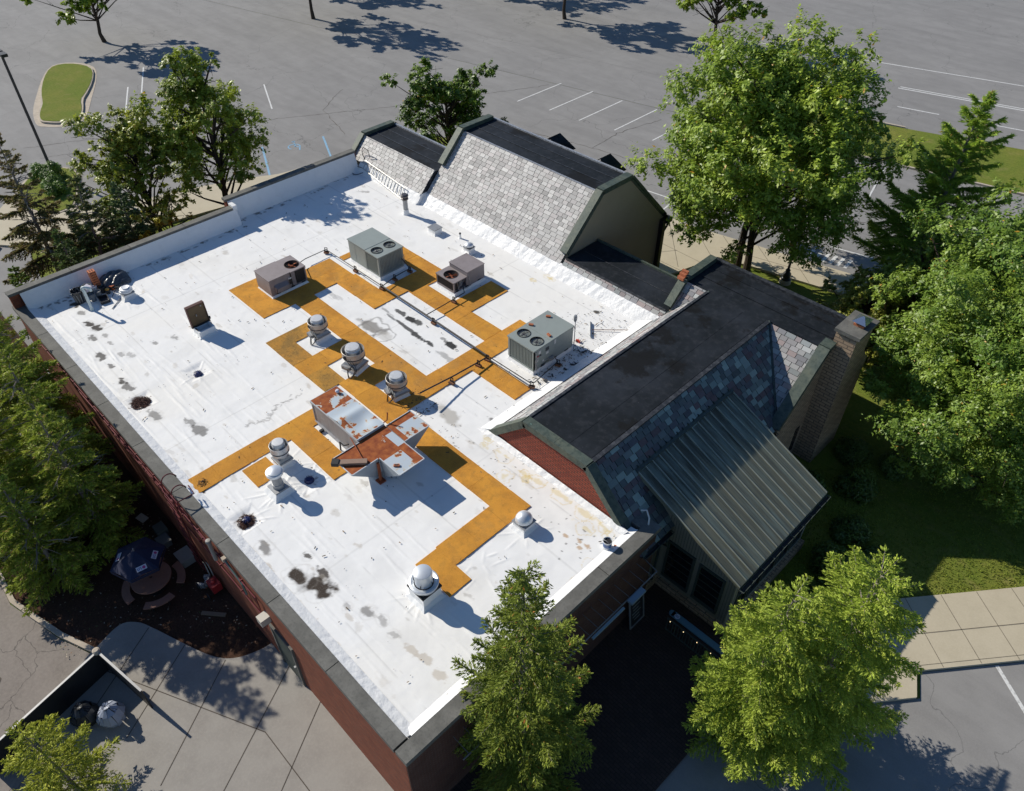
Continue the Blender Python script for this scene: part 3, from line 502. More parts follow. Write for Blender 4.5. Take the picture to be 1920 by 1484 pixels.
# cross wing slopes meeting in a valley
slate('slate_slope', (21.1, 18.9, 4.75), (1, 0, 0), (0, 1, 1), 1.1, 1.3 * r2, mix, seed=4, hp=((1, -1 / r2, -.26),))
slate('slate_slope', (24.0, 17.7, 3.55), (1, 0, 0), (0, 1, 1), 3.45, 2.48 * r2, mix, seed=5, hp=((-1, -1 / r2, -3.49),))
slate('slate_slope', (27.47, 20.4, 3.57), (0, -1, 0), (-1, 0, 1), 11.05, 2.48 * r2, teal, seed=6, expo=.22, hp=((-1, -1 / r2, -2.68),), miss=.001)
slate('slate_slope', (20.62, 9.35, 4.53), (0, 1, 0), (1, 0, 1), 10.9, 1.5 * r2, mix, seed=7, hp=((1, -1 / r2, 9.35),), wr_=(.25, .5))
# ---------------------------------------------------------------- black flat tops and roof bodies
b = MB()
b.face([(-.9, 19.6, 5.74), (5.42, 19.6, 5.74), (5.42, 21.75, 5.78), (-.9, 21.75, 5.78)])
b.face([(-.9, 21.75, 5.78), (5.42, 21.75, 5.78), (5.42, 24.6, 3.0), (-.9, 24.6, 3.0)])
b.face([(5.3, 21.53, 7.4), (15.18, 21.53, 7.4), (15.18, 23.72, 7.43), (5.3, 23.72, 7.43)])
b.face([(15.2, 19.12, 5.0), (21.2, 19.12, 5.0), (21.2, 21.35, 5.03), (15.2, 21.35, 5.03)])
b.face([(20.95, 20.2, 6.05), (27.55, 20.2, 6.05), (27.55, 22.4, 6.09), (20.95, 22.4, 6.09)])
b.face([(22.12, 9.5, 6.05), (25.0, 9.5, 6.05), (25.0, 20.2, 6.05), (22.12, 20.2, 6.05)])
b.face([(20.95, 22.4, 6.09), (27.55, 22.4, 6.09), (27.55, 24.9, 3.6), (20.95, 24.9, 3.6)])
b.build('black_roof', MT['blk'], BL)
b = MB()
for x in (23.0, 23.95): b.box(x, x + .9, 9.7, 20, 6.0505, 6.056 + .002 * (x > 23.5))
for y in (20.95, 21.75): b.box(21.3, 27.3, y, y + .5, 6.07, 6.098)
b.build('membrane_lap', MT['blk'], BL)
b = MB()   # raised seams and edge bars of the black roofs
for y in (20.3, 21.05): b.box(-.8, 5.3, y, y + .05, 5.765, 5.782)
for y in (22.3, 23.0): b.box(5.7, 14.8, y, y + .04, 7.425, 7.44)
b.box(15.4, 20.9, 20.2, 20.24, 5.02, 5.03)
b.box(20.95, 27.3, 22.3, 22.5, 6.08, 6.2); b.box(24.9, 25.06, 9.6, 20.15, 6.03, 6.1); b.box(22.05, 22.16, 9.6, 20.15, 6.04, 6.085)
b.box(15.25, 20.9, 19.08, 19.18, 4.98, 5.04)
b.build('black_edge', MT['blkedge'], BL)
# silver-coated edges that catch the light
for q in ((-.7, 5.3, 21.72, 21.84, 5.74, 5.86), (-.7, 5.4, 19.56, 19.64, 5.72, 5.775), (5.65, 14.85, 21.49, 21.57, 7.38, 7.425), (5.65, 14.85, 23.68, 23.8, 7.38, 7.5)):
    b = MB(); b.box(*q); b.build('silver_edge', MT['silver'], BL)
b = MB()
for k in range(int(9.6 / .3)): b.box(22.02 + .01 * (k % 3), 22.13, 9.7 + k * .3, 9.98 + k * .3, 6.0, 6.06 + .006 * (k % 2))
b.build('silver_edge', MT['silver'], BL)
# walls under the mansards
b = MB()
b.xprism([(18.97, .0), (18.97, 4.7), (21.57, 7.3), (23.7, 7.36), (26.85, 4.2), (26.85, 0)], 5.42, 15.13)
b.build('tan_gable_wall', MT['stucco'], BL)
b = MB(); b.xprism([(18.62, 0), (18.62, 4.72), (19.6, 5.7), (21.7, 5.74), (23.4, 4.0), (23.4, 0)], -.8, 5.38)
b.build('west_wing_wall', MT['blkedge'], BL); b = MB(); b.xprism([(18.95, 0), (18.95, 4.75), (19.18, 4.95), (21.3, 4.98), (21.3, 0)], 15.16, 21.2)
b.build('rear_wall', MT['brick'], BL)
b = MB(); b.xprism([(18.0, 0), (18.0, 3.7), (20.25, 6.0), (22.4, 6.03), (24.7, 3.7), (24.7, 0)], 21.0, 27.42)
b.build('stone_gable_wall', MT['stone'], BL)
b = MB(); b.yprism([(20.5, 4.2), (20.75, 4.5), (22.2, 5.98), (24.92, 5.98), (27.1, 3.75), (27.1, 0), (20.5, 0)], 9.42, 18.6)
b.build('east_wing_wall', MT['siding'], BL)
b = MB(); b.yprism([(20.62, 4.25), (22.17, 5.86), (24.88, 5.86), (26.45, 4.25)], 9.34, 9.43)
b.build('brick_gable', MT['brickg'], BL)
b = MB(); b.xprism([(26.8, 4.15), (23.72, 7.42), (23.72, 7.36), (27.1, 3.9)], 5.3, 15.2); b.build('back_slope', MT['blk'], BL); b = MB(); b.xprism([(26.75, 4.3), (27.15, 3.86), (27.15, 4.0), (26.8, 4.4)], 5.3, 15.3)
b.build('back_gutter', MT['blk'], BL)
# gable copings: raised green bands following the roof profile
def band(prof, a0, a1, th, axis='x', lower=.16):
    mb = MB()
    for k in range(len(prof) - 1):
        (p0, z0), (p1, z1) = prof[k], prof[k + 1]; L = hypot(p1 - p0, z1 - z0); n = ((-(z1 - z0)) / L, (p1 - p0) / L)
        seg = max(1, round(L / 1.6))
        for j in range(seg):
            t0, t1 = j / seg, (j + 1) / seg; A_ = (p0 + (p1 - p0) * t0, z0 + (z1 - z0) * t0); B_ = (p0 + (p1 - p0) * t1, z0 + (z1 - z0) * t1); up_ = th if j % 2 == 0 else th - .006
            q = [(A_[0] + n[0] * -lower, A_[1] - n[1] * lower), (B_[0] - n[0] * lower, B_[1] - n[1] * lower), (B_[0] + n[0] * up_, B_[1] + n[1] * up_), (A_[0] + n[0] * up_, A_[1] + n[1] * up_)]
            (mb.xprism if axis == 'x' else mb.yprism)(q, a0, a1)
    return mb
cp = MT['copper']
band([(18.62, 4.85), (19.62, 5.84), (21.75, 5.86), (23.9, 3.8)], -1.05, -.7, .1).build('gable_coping', cp, BL)
band([(20.0, 6.05), (21.5, 7.52), (23.66, 7.52)], 5.3, 5.68, .1).build('gable_coping', cp, BL)
band([(19.2, 5.2), (21.52, 7.5), (23.66, 7.5), (27.0, 4.16)], 14.8, 15.2, .1).build('gable_coping', cp, BL)
band([(19.25, 5.2), (20.2, 6.15), (22.3, 6.2)], 20.75, 21.1, .12).build('gable_coping', cp, BL)
band([(17.6, 3.65), (20.15, 6.15), (20.6, 6.2)], 27.15, 27.6, .06).build('gable_coping', cp, BL); band([(22.1, 6.2), (22.45, 6.2), (24.9, 3.75)], 27.15, 27.6, .06).build('gable_coping', cp, BL)
band([(20.42, 4.38), (22.12, 6.04), (24.98, 6.04), (26.55, 4.47)], 9.27, 9.62, .07, 'y', .2).build('gable_coping', cp, BL)
band([(26.5, 4.52), (27.5, 3.52)], 9.42, 9.66, .05, 'y').build('gable_coping', MT['copdark'], BL)
b = MB(); b.box(15.2, 20.75, 21.33, 21.43, 4.95, 5.12); b.build('green_edge', cp, BL)
# valley and hip metal, gutters
b = MB()
b.tube([(24.99, 20.2, 6.1), (27.45, 17.74, 3.64)], .045, 6); b.build('valley_flashing', MT['copdark'], BL); b = MB(); b.tube([(22.14, 20.25, 6.07), (20.9, 19.0, 4.85)], .035, 6)
b.build('valley_flashing', MT['copdark'], BL)
def gutter(a, c, r=.075, name='gutter'):
    a, c = Vector(a), Vector(c); d = (c - a).normalized(); s_ = Vector((-d.y, d.x, 0)); mb = MB(); prof = [s_ * (r * cos(t)) + Vector((0, 0, r * sin(t))) for t in [pi + pi * k / 6 for k in range(7)]]
    for k in range(6): mb.face([a + prof[k], c + prof[k], c + prof[k + 1], a + prof[k + 1]], sm=True)
    mb.tube([a + prof[0], c + prof[0]], .012, 5, 1); mb.tube([a + prof[6], c + prof[6]], .012, 5, 1)
    n = int((c - a).length / .6)
    for k in range(n + 1): p = a.lerp(c, k / n); mb.obox(p + Vector((0, 0, .005)), (.03, 2 * r, .012), atan2(d.y, d.x), 1)
    return mb.build(name, [MT['iron'], MT['frame']], BL)
gutter((27.55, 9.5, 3.5), (27.55, 11.0, 3.5)); gutter((27.55, 16.7, 3.5), (27.55, 17.6, 3.5)); gutter((30.4, 10.94, 3.05), (30.4, 16.6, 3.05))
b = MB(); b.tube([(15.3, 27.1, 4.05), (15.35, 27.0, 3.6), (15.3, 26.8, 3.3), (15.3, 26.8, 1.7), (15.3, 26.8, .1)], .06, 8); b.box(15.16, 15.5, 26.75, 27.2, 3.85, 4.1); b.box(15.19, 15.42, 26.5, 26.75, 0.02, 4.1); b.build('downpipe', MT['iron'], BL)
b = MB(); b.tube([(27.62, 10.6, 3.4), (27.62, 10.75, 3.0), (27.3, 10.8, 2.8), (27.25, 10.8, .1)], .045, 8); b.build('downpipe', MT['copdark'], BL)
# two dormers on the far slope
for x in (9.35, 12.75):
    dm = MB(); x0, x1 = x - .85, x + .85; y0, y1 = 24.45, 25.3; zt, ze = 7.42, 6.72
    dm.face([(x0, y0 - .5, ze), (x0, y1, ze), (x, y1 - .35, zt), (x, y0 - .3, zt)]); dm.face([(x1, y1, ze), (x1, y0 - .5, ze), (x, y0 - .3, zt), (x, y1 - .35, zt)]); dm.face([(x0, y1, ze), (x1, y1, ze), (x, y1 - .35, zt)])
    do = dm.build('dormer', [MT['blk']], BL); w_ = MB(); w_.box(x0 + .15, x1 - .15, y0 - 1, y1 - .15, 4.6, ze + .02); w_.build('dormer_wall', MT['frame'], do)
# chimney
b = MB(); ch = [(20.65, 0), (20.65, 6.72), (22.05, 6.72), (22.05, 5.4), (22.75, 4.7), (22.75, 0)]
b.xprism(ch, 27.43, 28.25); chim = b.build('chimney', MT['stone'], BL)
b = MB(); b.box(27.36, 28.36, 20.56, 22.14, 6.72, 6.86); b.build('chimney_cap', MT['coping'], chim)
fm = mat('flue_metal', (.55, .62, .7), .22, .9)
b = MB(); x, y = 27.95, 21.45; b.box(x - .2, x + .2, y - .25, y + .25, 6.85, 6.95); b.build('flue_collar', mat('flue_clay', (.42, .14, .06), .8), chim)
b = MB(); b.box(x - .17, x + .17, y - .22, y + .22, 6.94, 7.06)
b.faces([(x - .27, y - .33, 7.05), (x + .27, y - .33, 7.05), (x + .27, y + .33, 7.05), (x - .27, y + .33, 7.05), (x - .03, y, 7.22), (x + .03, y, 7.22)], [(0, 1, 5, 4), (1, 2, 5), (2, 3, 4, 5), (3, 0, 4), (3, 2, 1, 0)])
b.build('flue_cover', fm, chim)
b = MB(); b.box(27.40, 27.445, 20.02, 20.34, .5, 1.9); b.build('lancet_window', MT['glass'], BL)
# brick pieces of the east wing: stone base
b = MB(); b.box(27.0, 27.3, 10.16, 11.2, 0, .6); b.build('stone_base', MT['stone'], BL)
# ---------------------------------------------------------------- bay with the standing-seam copper roof
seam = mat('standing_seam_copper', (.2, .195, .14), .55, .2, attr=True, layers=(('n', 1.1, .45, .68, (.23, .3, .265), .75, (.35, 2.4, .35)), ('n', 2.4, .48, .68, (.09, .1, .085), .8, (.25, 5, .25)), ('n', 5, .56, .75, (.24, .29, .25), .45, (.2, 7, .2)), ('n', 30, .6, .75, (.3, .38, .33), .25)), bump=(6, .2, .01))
y0, y1, xa, za, xe, ze = 10.94, 16.6, 25.84, 5.2, 30.3, 3.15
b = MB(); sl = (ze - za) / (xe - xa); hs = Vector((-sl, 0, 1)).normalized()
b.hexa([(xa, y0, za - .16), (xe, y0, ze - .1), (xe, y1, ze - .1), (xa, y1, za - .16)], [(xa, y0, za - .01), (xe, y0, ze - .01), (xe, y1, ze - .01), (xa, y1, za - .01)])
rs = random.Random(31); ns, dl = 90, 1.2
for i in range(ns):       # copper sheet in narrow strips, tops darkened by rain streaks and painted ridge shade
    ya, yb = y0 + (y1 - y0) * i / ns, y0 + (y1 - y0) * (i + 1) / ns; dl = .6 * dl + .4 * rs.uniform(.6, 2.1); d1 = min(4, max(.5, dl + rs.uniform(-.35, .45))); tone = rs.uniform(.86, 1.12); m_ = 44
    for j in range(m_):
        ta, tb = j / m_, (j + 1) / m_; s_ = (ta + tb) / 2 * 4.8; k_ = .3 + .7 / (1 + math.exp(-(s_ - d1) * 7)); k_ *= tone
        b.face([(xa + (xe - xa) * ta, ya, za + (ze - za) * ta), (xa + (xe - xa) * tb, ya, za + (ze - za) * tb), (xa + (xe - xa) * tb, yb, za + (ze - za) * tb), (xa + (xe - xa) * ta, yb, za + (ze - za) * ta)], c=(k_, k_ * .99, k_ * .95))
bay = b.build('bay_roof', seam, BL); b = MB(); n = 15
for k in range(n + 1):
    y = y0 + .02 + (y1 - y0 - .04) * k / n; w = .011
    b.hexa([(xa, y - w, za - .01), (xe, y - w, ze - .01), (xe, y + w, ze - .01), (xa, y + w, za - .01)], [(xa, y - w, za + .06), (xe, y - w, ze + .06), (xe, y + w, ze + .06), (xa, y + w, za + .06)])
    b.build('seam_rib', mat('rib_copper', (.36, .38, .33), .5, .1, layers=(('n', 3, .4, .7, (.2, .23, .2), .6),)) if k == 0 else bpy.data.materials['rib_copper'], bay)
    if k < n: b = MB(); b.hexa([(xa, y + .013, za - .01), (xe, y + .013, ze - .01), (xe, y + .05, ze - .01), (xa, y + .05, za - .01)], [(xa, y + .013, za + .003), (xe, y + .013, ze + .003), (xe, y + .05, ze + .003), (xa, y + .05, za + .003)]); b.build('seam_line', mat('seam_dark', (.035, .042, .036), .8) if k == 0 else bpy.data.materials['seam_dark'], bay)  # thin dark strip laid along one side of each rib
    b = MB()
b = MB(); b.hexa([(xa - .16, y0 - .03, za - .02), (xa + .06, y0 - .03, za - .02), (xa + .06, y1 + .03, za - .02), (xa - .16, y1 + .03, za - .02)], [(xa - .12, y0 - .03, za + .12), (xa + .06, y0 - .03, za + .05), (xa + .06, y1 + .03, za + .05), (xa - .12, y1 + .03, za + .12)])
for k in range(18): y = y0 + .1 + k * .315; b.box(xa - .11, xa - .02, y, y + .03, za + .1, za + .16)
b.build('ridge_flashing', MT['copdark'], bay)
b = MB()   # side walls follow the roof slope
def zr(x): return za + sl * (x - xa) - .14
for (ya, yb) in ((11.2, 11.36), (16.2, 16.36)):
    b.yprism([(26.6, zr(26.6)), (30.12, zr(30.12)), (30.12, .45), (26.6, .45)], ya, yb)
b.box(29.96, 30.12, 11.36, 16.2, 2.7, 3.0); b.box(29.96, 30.12, 11.36, 16.2, .45, .8)
for k in range(6): y = 11.36 + k * .95; b.box(29.97, 30.13, y, y + .1, .8, 2.7)
b.build('bay_wall', MT['siding'], BL)
b = MB()
for k in range(26): x = 27.3 + k * .11; b.box(x, x + .018, 11.188, 11.2, 2.75, zr(x) - .02)
for k in range(3): x = 29.85 + k * .1; b.box(x, x + .015, 11.188, 11.2, .5, zr(x) - .02)
b.build('siding_batten', mat('siding_groove', (.13, .125, .1), .9), BL)
def win(x0, x1, z0, z1, y, nb=4):
    f = MB(); t = .09
    f.box(x0 - t, x1 + t, y - .06, y + .0, z1, z1 + t); f.box(x0 - t, x1 + t, y - .1, y, z0 - t, z0); f.box(x0 - t, x0, y - .06, y, z0, z1); f.box(x1, x1 + t, y - .06, y, z0, z1)
    for k in range(1, nb): z_ = z0 + (z1 - z0) * k / nb; f.box(x0, x1, y - .045, y - .015, z_ - .012, z_ + .012)
    o = f.build('window_frame', MT['frame'], BL); g = MB(); g.box(x0, x1, y - .03, y - .02, z0, z1); g.build('pane', MT['glass'], o)
win(28.8, 29.66, .85, 2.58, 11.2, 5); win(27.5, 28.45, .85, 2.66, 11.2, 5)
for k in range(5):
    f = MB(); ya = 11.5 + k * .95; yb = ya + .76
    f.box(30.1, 30.16, ya - .03, yb + .03, .82, .88); f.box(30.1, 30.16, ya - .03, yb + .03, 2.62, 2.68); f.box(30.1, 30.16, ya - .03, ya + .03, .88, 2.62); f.box(30.1, 30.16, yb - .03, yb + .03, .88, 2.62); f.box(30.1, 30.14, ya, yb, 1.7, 1.74)
    o = f.build('window_frame', MT['frame'], BL); g = MB(); g.box(30.08, 30.11, ya, yb, .86, 2.64); g.build('pane', MT['glass'], o)
b = MB(); b.box(26.9, 30.28, 11.05, 11.42, 0, .45); b.box(29.9, 30.28, 11.42, 16.42, 0, .45); b.build('stone_base', MT['stone'], BL)
# ---------------------------------------------------------------- things on the flat roof
Z0 = R + .005
alu = mat('spun_aluminium', (.6, .61, .62), .5, .35, layers=(('n', 5, .45, .75, (.42, .42, .42), .6), ('n', 30, .55, .8, (.3, .28, .25), .35)))
alub = mat('bright_aluminium', (.66, .69, .72), .42, .5, layers=(('n', 8, .5, .8, (.5, .52, .54), .5),))
galv = mat('galvanised_steel', (.34, .35, .36), .5, .5, layers=(('n', 4, .45, .7, (.2, .2, .2), .6), ('n', 25, .55, .8, (.45, .43, .4), .4)))
dirty = mat('weathered_bowl', (.5, .48, .45), .5, .35, layers=(('n', 3, .4, .7, (.3, .27, .24), .6, (1, 1, 3)), ('n', 18, .5, .75, (.62, .6, .57), .4)))
skirt = MT['tpof']; dark = mat('dark_cavity', (.015, .015, .017), .7); cable = mat('black_cable', (.012, .012, .012), .6)
cabg = mat('grey_green_cabinet', (.3, .335, .31), .5, .15, layers=(('n', 2, .45, .75, (.24, .265, .25), .5), ('n', 20, .6, .8, (.36, .38, .35), .3)))
cabp = mat('faded_mauve_cabinet', (.27, .235, .235), .6, .15, layers=(('n', 2.5, .42, .7, (.2, .17, .17), .6), ('n', 16, .55, .8, (.36, .3, .28), .4)))
coil = mat('coil_fins', (.26, .28, .28), .6, .4, layers=(('n', 9, .45, .7, (.1, .11, .11), .6),)); coild = mat('dark_coil', (.05, .045, .045), .7, .3, layers=(('n', 20, .5, .7, (.1, .09, .085), .6),))
fanb = mat('fan_blade', (.08, .08, .1), .45, .4); lab = mat('paper_label', (.6, .6, .58), .7); labr = mat('red_label', (.4, .03, .04), .6); labd = mat('dark_label', (.05, .055, .06), .6)
rusty = mat('rust', (.3, .07, .02), .85, layers=(('n', 7, .4, .65, (.18, .045, .018), .7), ('n', 30, .5, .75, (.42, .14, .05), .5)), bump=(30, .3, .005))
clay = mat('red_clay', (.5, .16, .07), .85, layers=(('n', 12, .45, .7, (.38, .1, .04), .6),))
def skirted(b, hx, hy, h, fl=.1, m=0): b.frus(-hx - fl, hx + fl, -hy - fl, hy + fl, -.02, -hx, hx, -hy, hy, .1, m); b.box(-hx, hx, -hy, hy, .1, h, m)
# big packaged units: long in x, fans at the +x end
def packaged_unit():
    t = thing('packaged_rooftop_unit', '', 'rooftop unit'); L, Wd, H = 2.3, 1.42, 1.2; x0, x1, y0, y1 = -L / 2, L / 2, -Wd / 2, Wd / 2
    b = MB(); b.frus(x0 - .05, x1 + .05, y0 - .05, y1 + .05, -.02, x0 + .04, x1 - .04, y0 + .04, y1 - .04, .14); b.build('curb', skirt, t)
    b = MB(); xm = .12
    b.box(x0, xm, y0, y1, .16, H - .04); b.box(xm + .01, x1 - .05, y0 + .05, y1 - .05, .16, H - .05); b.box(x0 + .02, x1 - .02, y0 + .02, y1 - .02, .12, .2)
    for (x, y) in ((x1, y0), (x1, y1), (xm + .06, y0)): b.box(x - .08 if x > 1 else x - .05, x, y if y < 0 else y - .08, y + .08 if y < 0 else y, .2, H - .05)
    b.box(xm + .6, x1, y1 - .03, y1, .2, H - .05); b.box(x0 + .02, xm + .6, y1 - .012, y1 + .002, .3, H - .08)
    b.box(x0 - .004, xm, y0 - .006, y0, .6, .62); b.box(x0 + .5, x0 + .515, y0 - .006, y0, .2, 1.15); b.box(x0 - .006, x0, y0 + .6, y0 + .62, .2, 1.1)
    b.build('cabinet', cabg, t)
    b = MB(); b.box(x0 - .03, .18, y0 - .03, y1 + .03, H - .04, H + .01)
    n = 28; fx, fys, fr = .62, (-.36, .36), .27        # top sheet with two round openings, built as rings
    X0, X1, Y0, Y1 = .185, x1 + .03, y0 - .03, y1 + .03
    for fy in fys:
        ya, yb = (Y0, 0) if fy < 0 else (0, Y1); cs = [(X1, ya), (X1, yb), (X0, yb), (X0, ya)]
        def edge(t_):
            c_, s_ = cos(t_), sin(t_); k = min(((X1 - fx) / c_ if c_ > 0 else (X0 - fx) / c_) if abs(c_) > 1e-6 else 9, ((yb - fy) / s_ if s_ > 0 else (ya - fy) / s_) if abs(s_) > 1e-6 else 9); return (fx + c_ * k, fy + s_ * k, H)
        A_ = sorted(set([round(2 * pi * k / n, 5) for k in range(n)] + [round(atan2(q[1] - fy, q[0] - fx) % (2 * pi), 5) for q in cs]))
        for i in range(len(A_)):
            a, c = A_[i], A_[(i + 1) % len(A_)]; b.face([(fx + fr * cos(a), fy + fr * sin(a), H), edge(a), edge(c), (fx + fr * cos(c), fy + fr * sin(c), H)])
    b.box(X0, X1, Y0, Y0 + .012, H - .06, H - .001); b.box(X0, X1, Y1 - .012, Y1, H - .06, H - .001); b.box(X1 - .012, X1, Y0, Y1, H - .06, H - .001); b.box(X0 - .01, X0 + .012, Y0, Y1, H - .01, H + .014)
    b.build('top_panel', cabg, t)
    for fy in fys:
        b = MB(); b.lathe([(fr + .012, H + .02), (fr, H + .022), (fr - .005, H - .16), (fr - .02, H - .2), (0, H - .2)], (fx, fy, 0), 28, 0)
        o = b.build('fan_shroud', dark, t)
        b = MB(); b.lathe([(.07, H - .1), (.07, H - .05), (0, H - .04)], (fx, fy, 0), 12)
        for k in range(4):
            a = k * pi / 2 + .4 + fy; p = [(.07, a), (.235, a - .25), (.25, a + .3), (.07, a + .35)]; b.face([(fx + r_ * cos(q), fy + r_ * sin(q), H - .09 + (.05 if i in (0, 1) else 0)) for i, (r_, q) in enumerate(p)])
        b.build('fan_blade', fanb, o)
        b = MB()
        for k in range(6): a = k * pi / 6; b.tube([(fx - fr * cos(a), fy - fr * sin(a), H + .012), (fx, fy, H + .03), (fx + fr * cos(a), fy + fr * sin(a), H + .012)], .004, 4)
        for r_ in (.09, .15, .21, .26): b.tube([(fx + r_ * cos(2 * pi * k / 24), fy + r_ * sin(2 * pi * k / 24), H + .022) for k in range(25)], .0035, 4, caps=False)
        b.build('fan_guard', cable, o)
    b = MB()
    for k in range(16): y = y0 + .09 + k * (Wd - .18) / 15; b.box(x1 - .052, x1 - .012, y - .012, y + .012, .24, H - .09, 1)
    b.box(x1 - .06, x1 - .05, y0 + .08, y1 - .08, .22, H - .07)
    for k in range(11): x = xm + .09 + k * (L / 2 - xm - .2) / 10; b.box(x - .012, x + .012, y0 + .012, y0 + .05, .24, H - .09, 1)
    b.box(xm + .06, x1 - .08, y0 + .048, y0 + .056, .22, H - .07); b.build('condenser_coil', [coil, cabg], t)
    b = MB()
    for (x, z, w, h, m_) in ((.75, .95, .13, .14, 0), (.72, .78, .11, .09, 1), (.9, .62, .16, .18, 0), (.86, .8, .15, .07, 2), (.28, .9, .2, .17, 1), (.3, .7, .13, .12, 0), (-.12, 1.0, .09, .2, 0), (.55, .42, .09, .07, 0)): b.box(x, x + w, y1 + .002, y1 + .008, z - h / 2, z + h / 2, m_)
    b.build('rating_label', [lab, labd, labr], t)
    b = MB(); b.box(.1, .32, y1, y1 + .16, .3, .42); b.build('drip_hood', galv, t); b = MB(); b.tube([(1.05, y1 + .03, 1.1), (1.05, y1 + .05, .9), (.98, y1 + .06, .75), (1.05, y1 + .04, .5), (.98, y1 + .05, .2)], .022, 6); b.build('conduit', galv, t); b = MB(); b.tube([(1.0, y1 + .04, .8), (1.1, y1 + .08, .6), (1.08, y1 + .05, .2)], .014, 6); b.build('conduit', galv, t); b = MB()
    for x in (-.9, -.2, .5): b.box(x, x + .22, y1 - .02, y1 + .012, .15, .2, 1)
    b.build('base_slot', [galv, dark], t); return t
u = packaged_unit(); u.location = (8.53, 13.25, Z0); u['label'] = 'grey-green rooftop air unit with two fans standing behind the mauve units, nearest the slate slope'; u['group'] = 'large grey-green rooftop units'
dup(u, (18.57, 13.92, Z0), -pi / 2, 'grey-green rooftop air unit with two fans and bricks on its lid beside the black roof', 'large grey-green rooftop units')
for (x, y, a) in ((18.16, 14.78, .6), (18.05, 13.88, .5), (19.02, 13.9, -.2)):
    b = MB(); b.obox((x, y, Z0 + 1.245), (.19, .09, .06), a); 
    for k in (-1, 0, 1): b.obox((x + k * .05 * cos(a), y + k * .05 * sin(a), Z0 + 1.276), (.025, .03, .003), a, 1)
    tag(b.build('brick', [clay, dark]), {18.16: 'orange cored brick on the far end of the unit lid', 18.05: 'orange cored brick on the unit lid just behind the left fan', 19.02: 'orange cored brick on the unit lid near its right edge'}[x], 'brick', 'bricks on the unit lid')
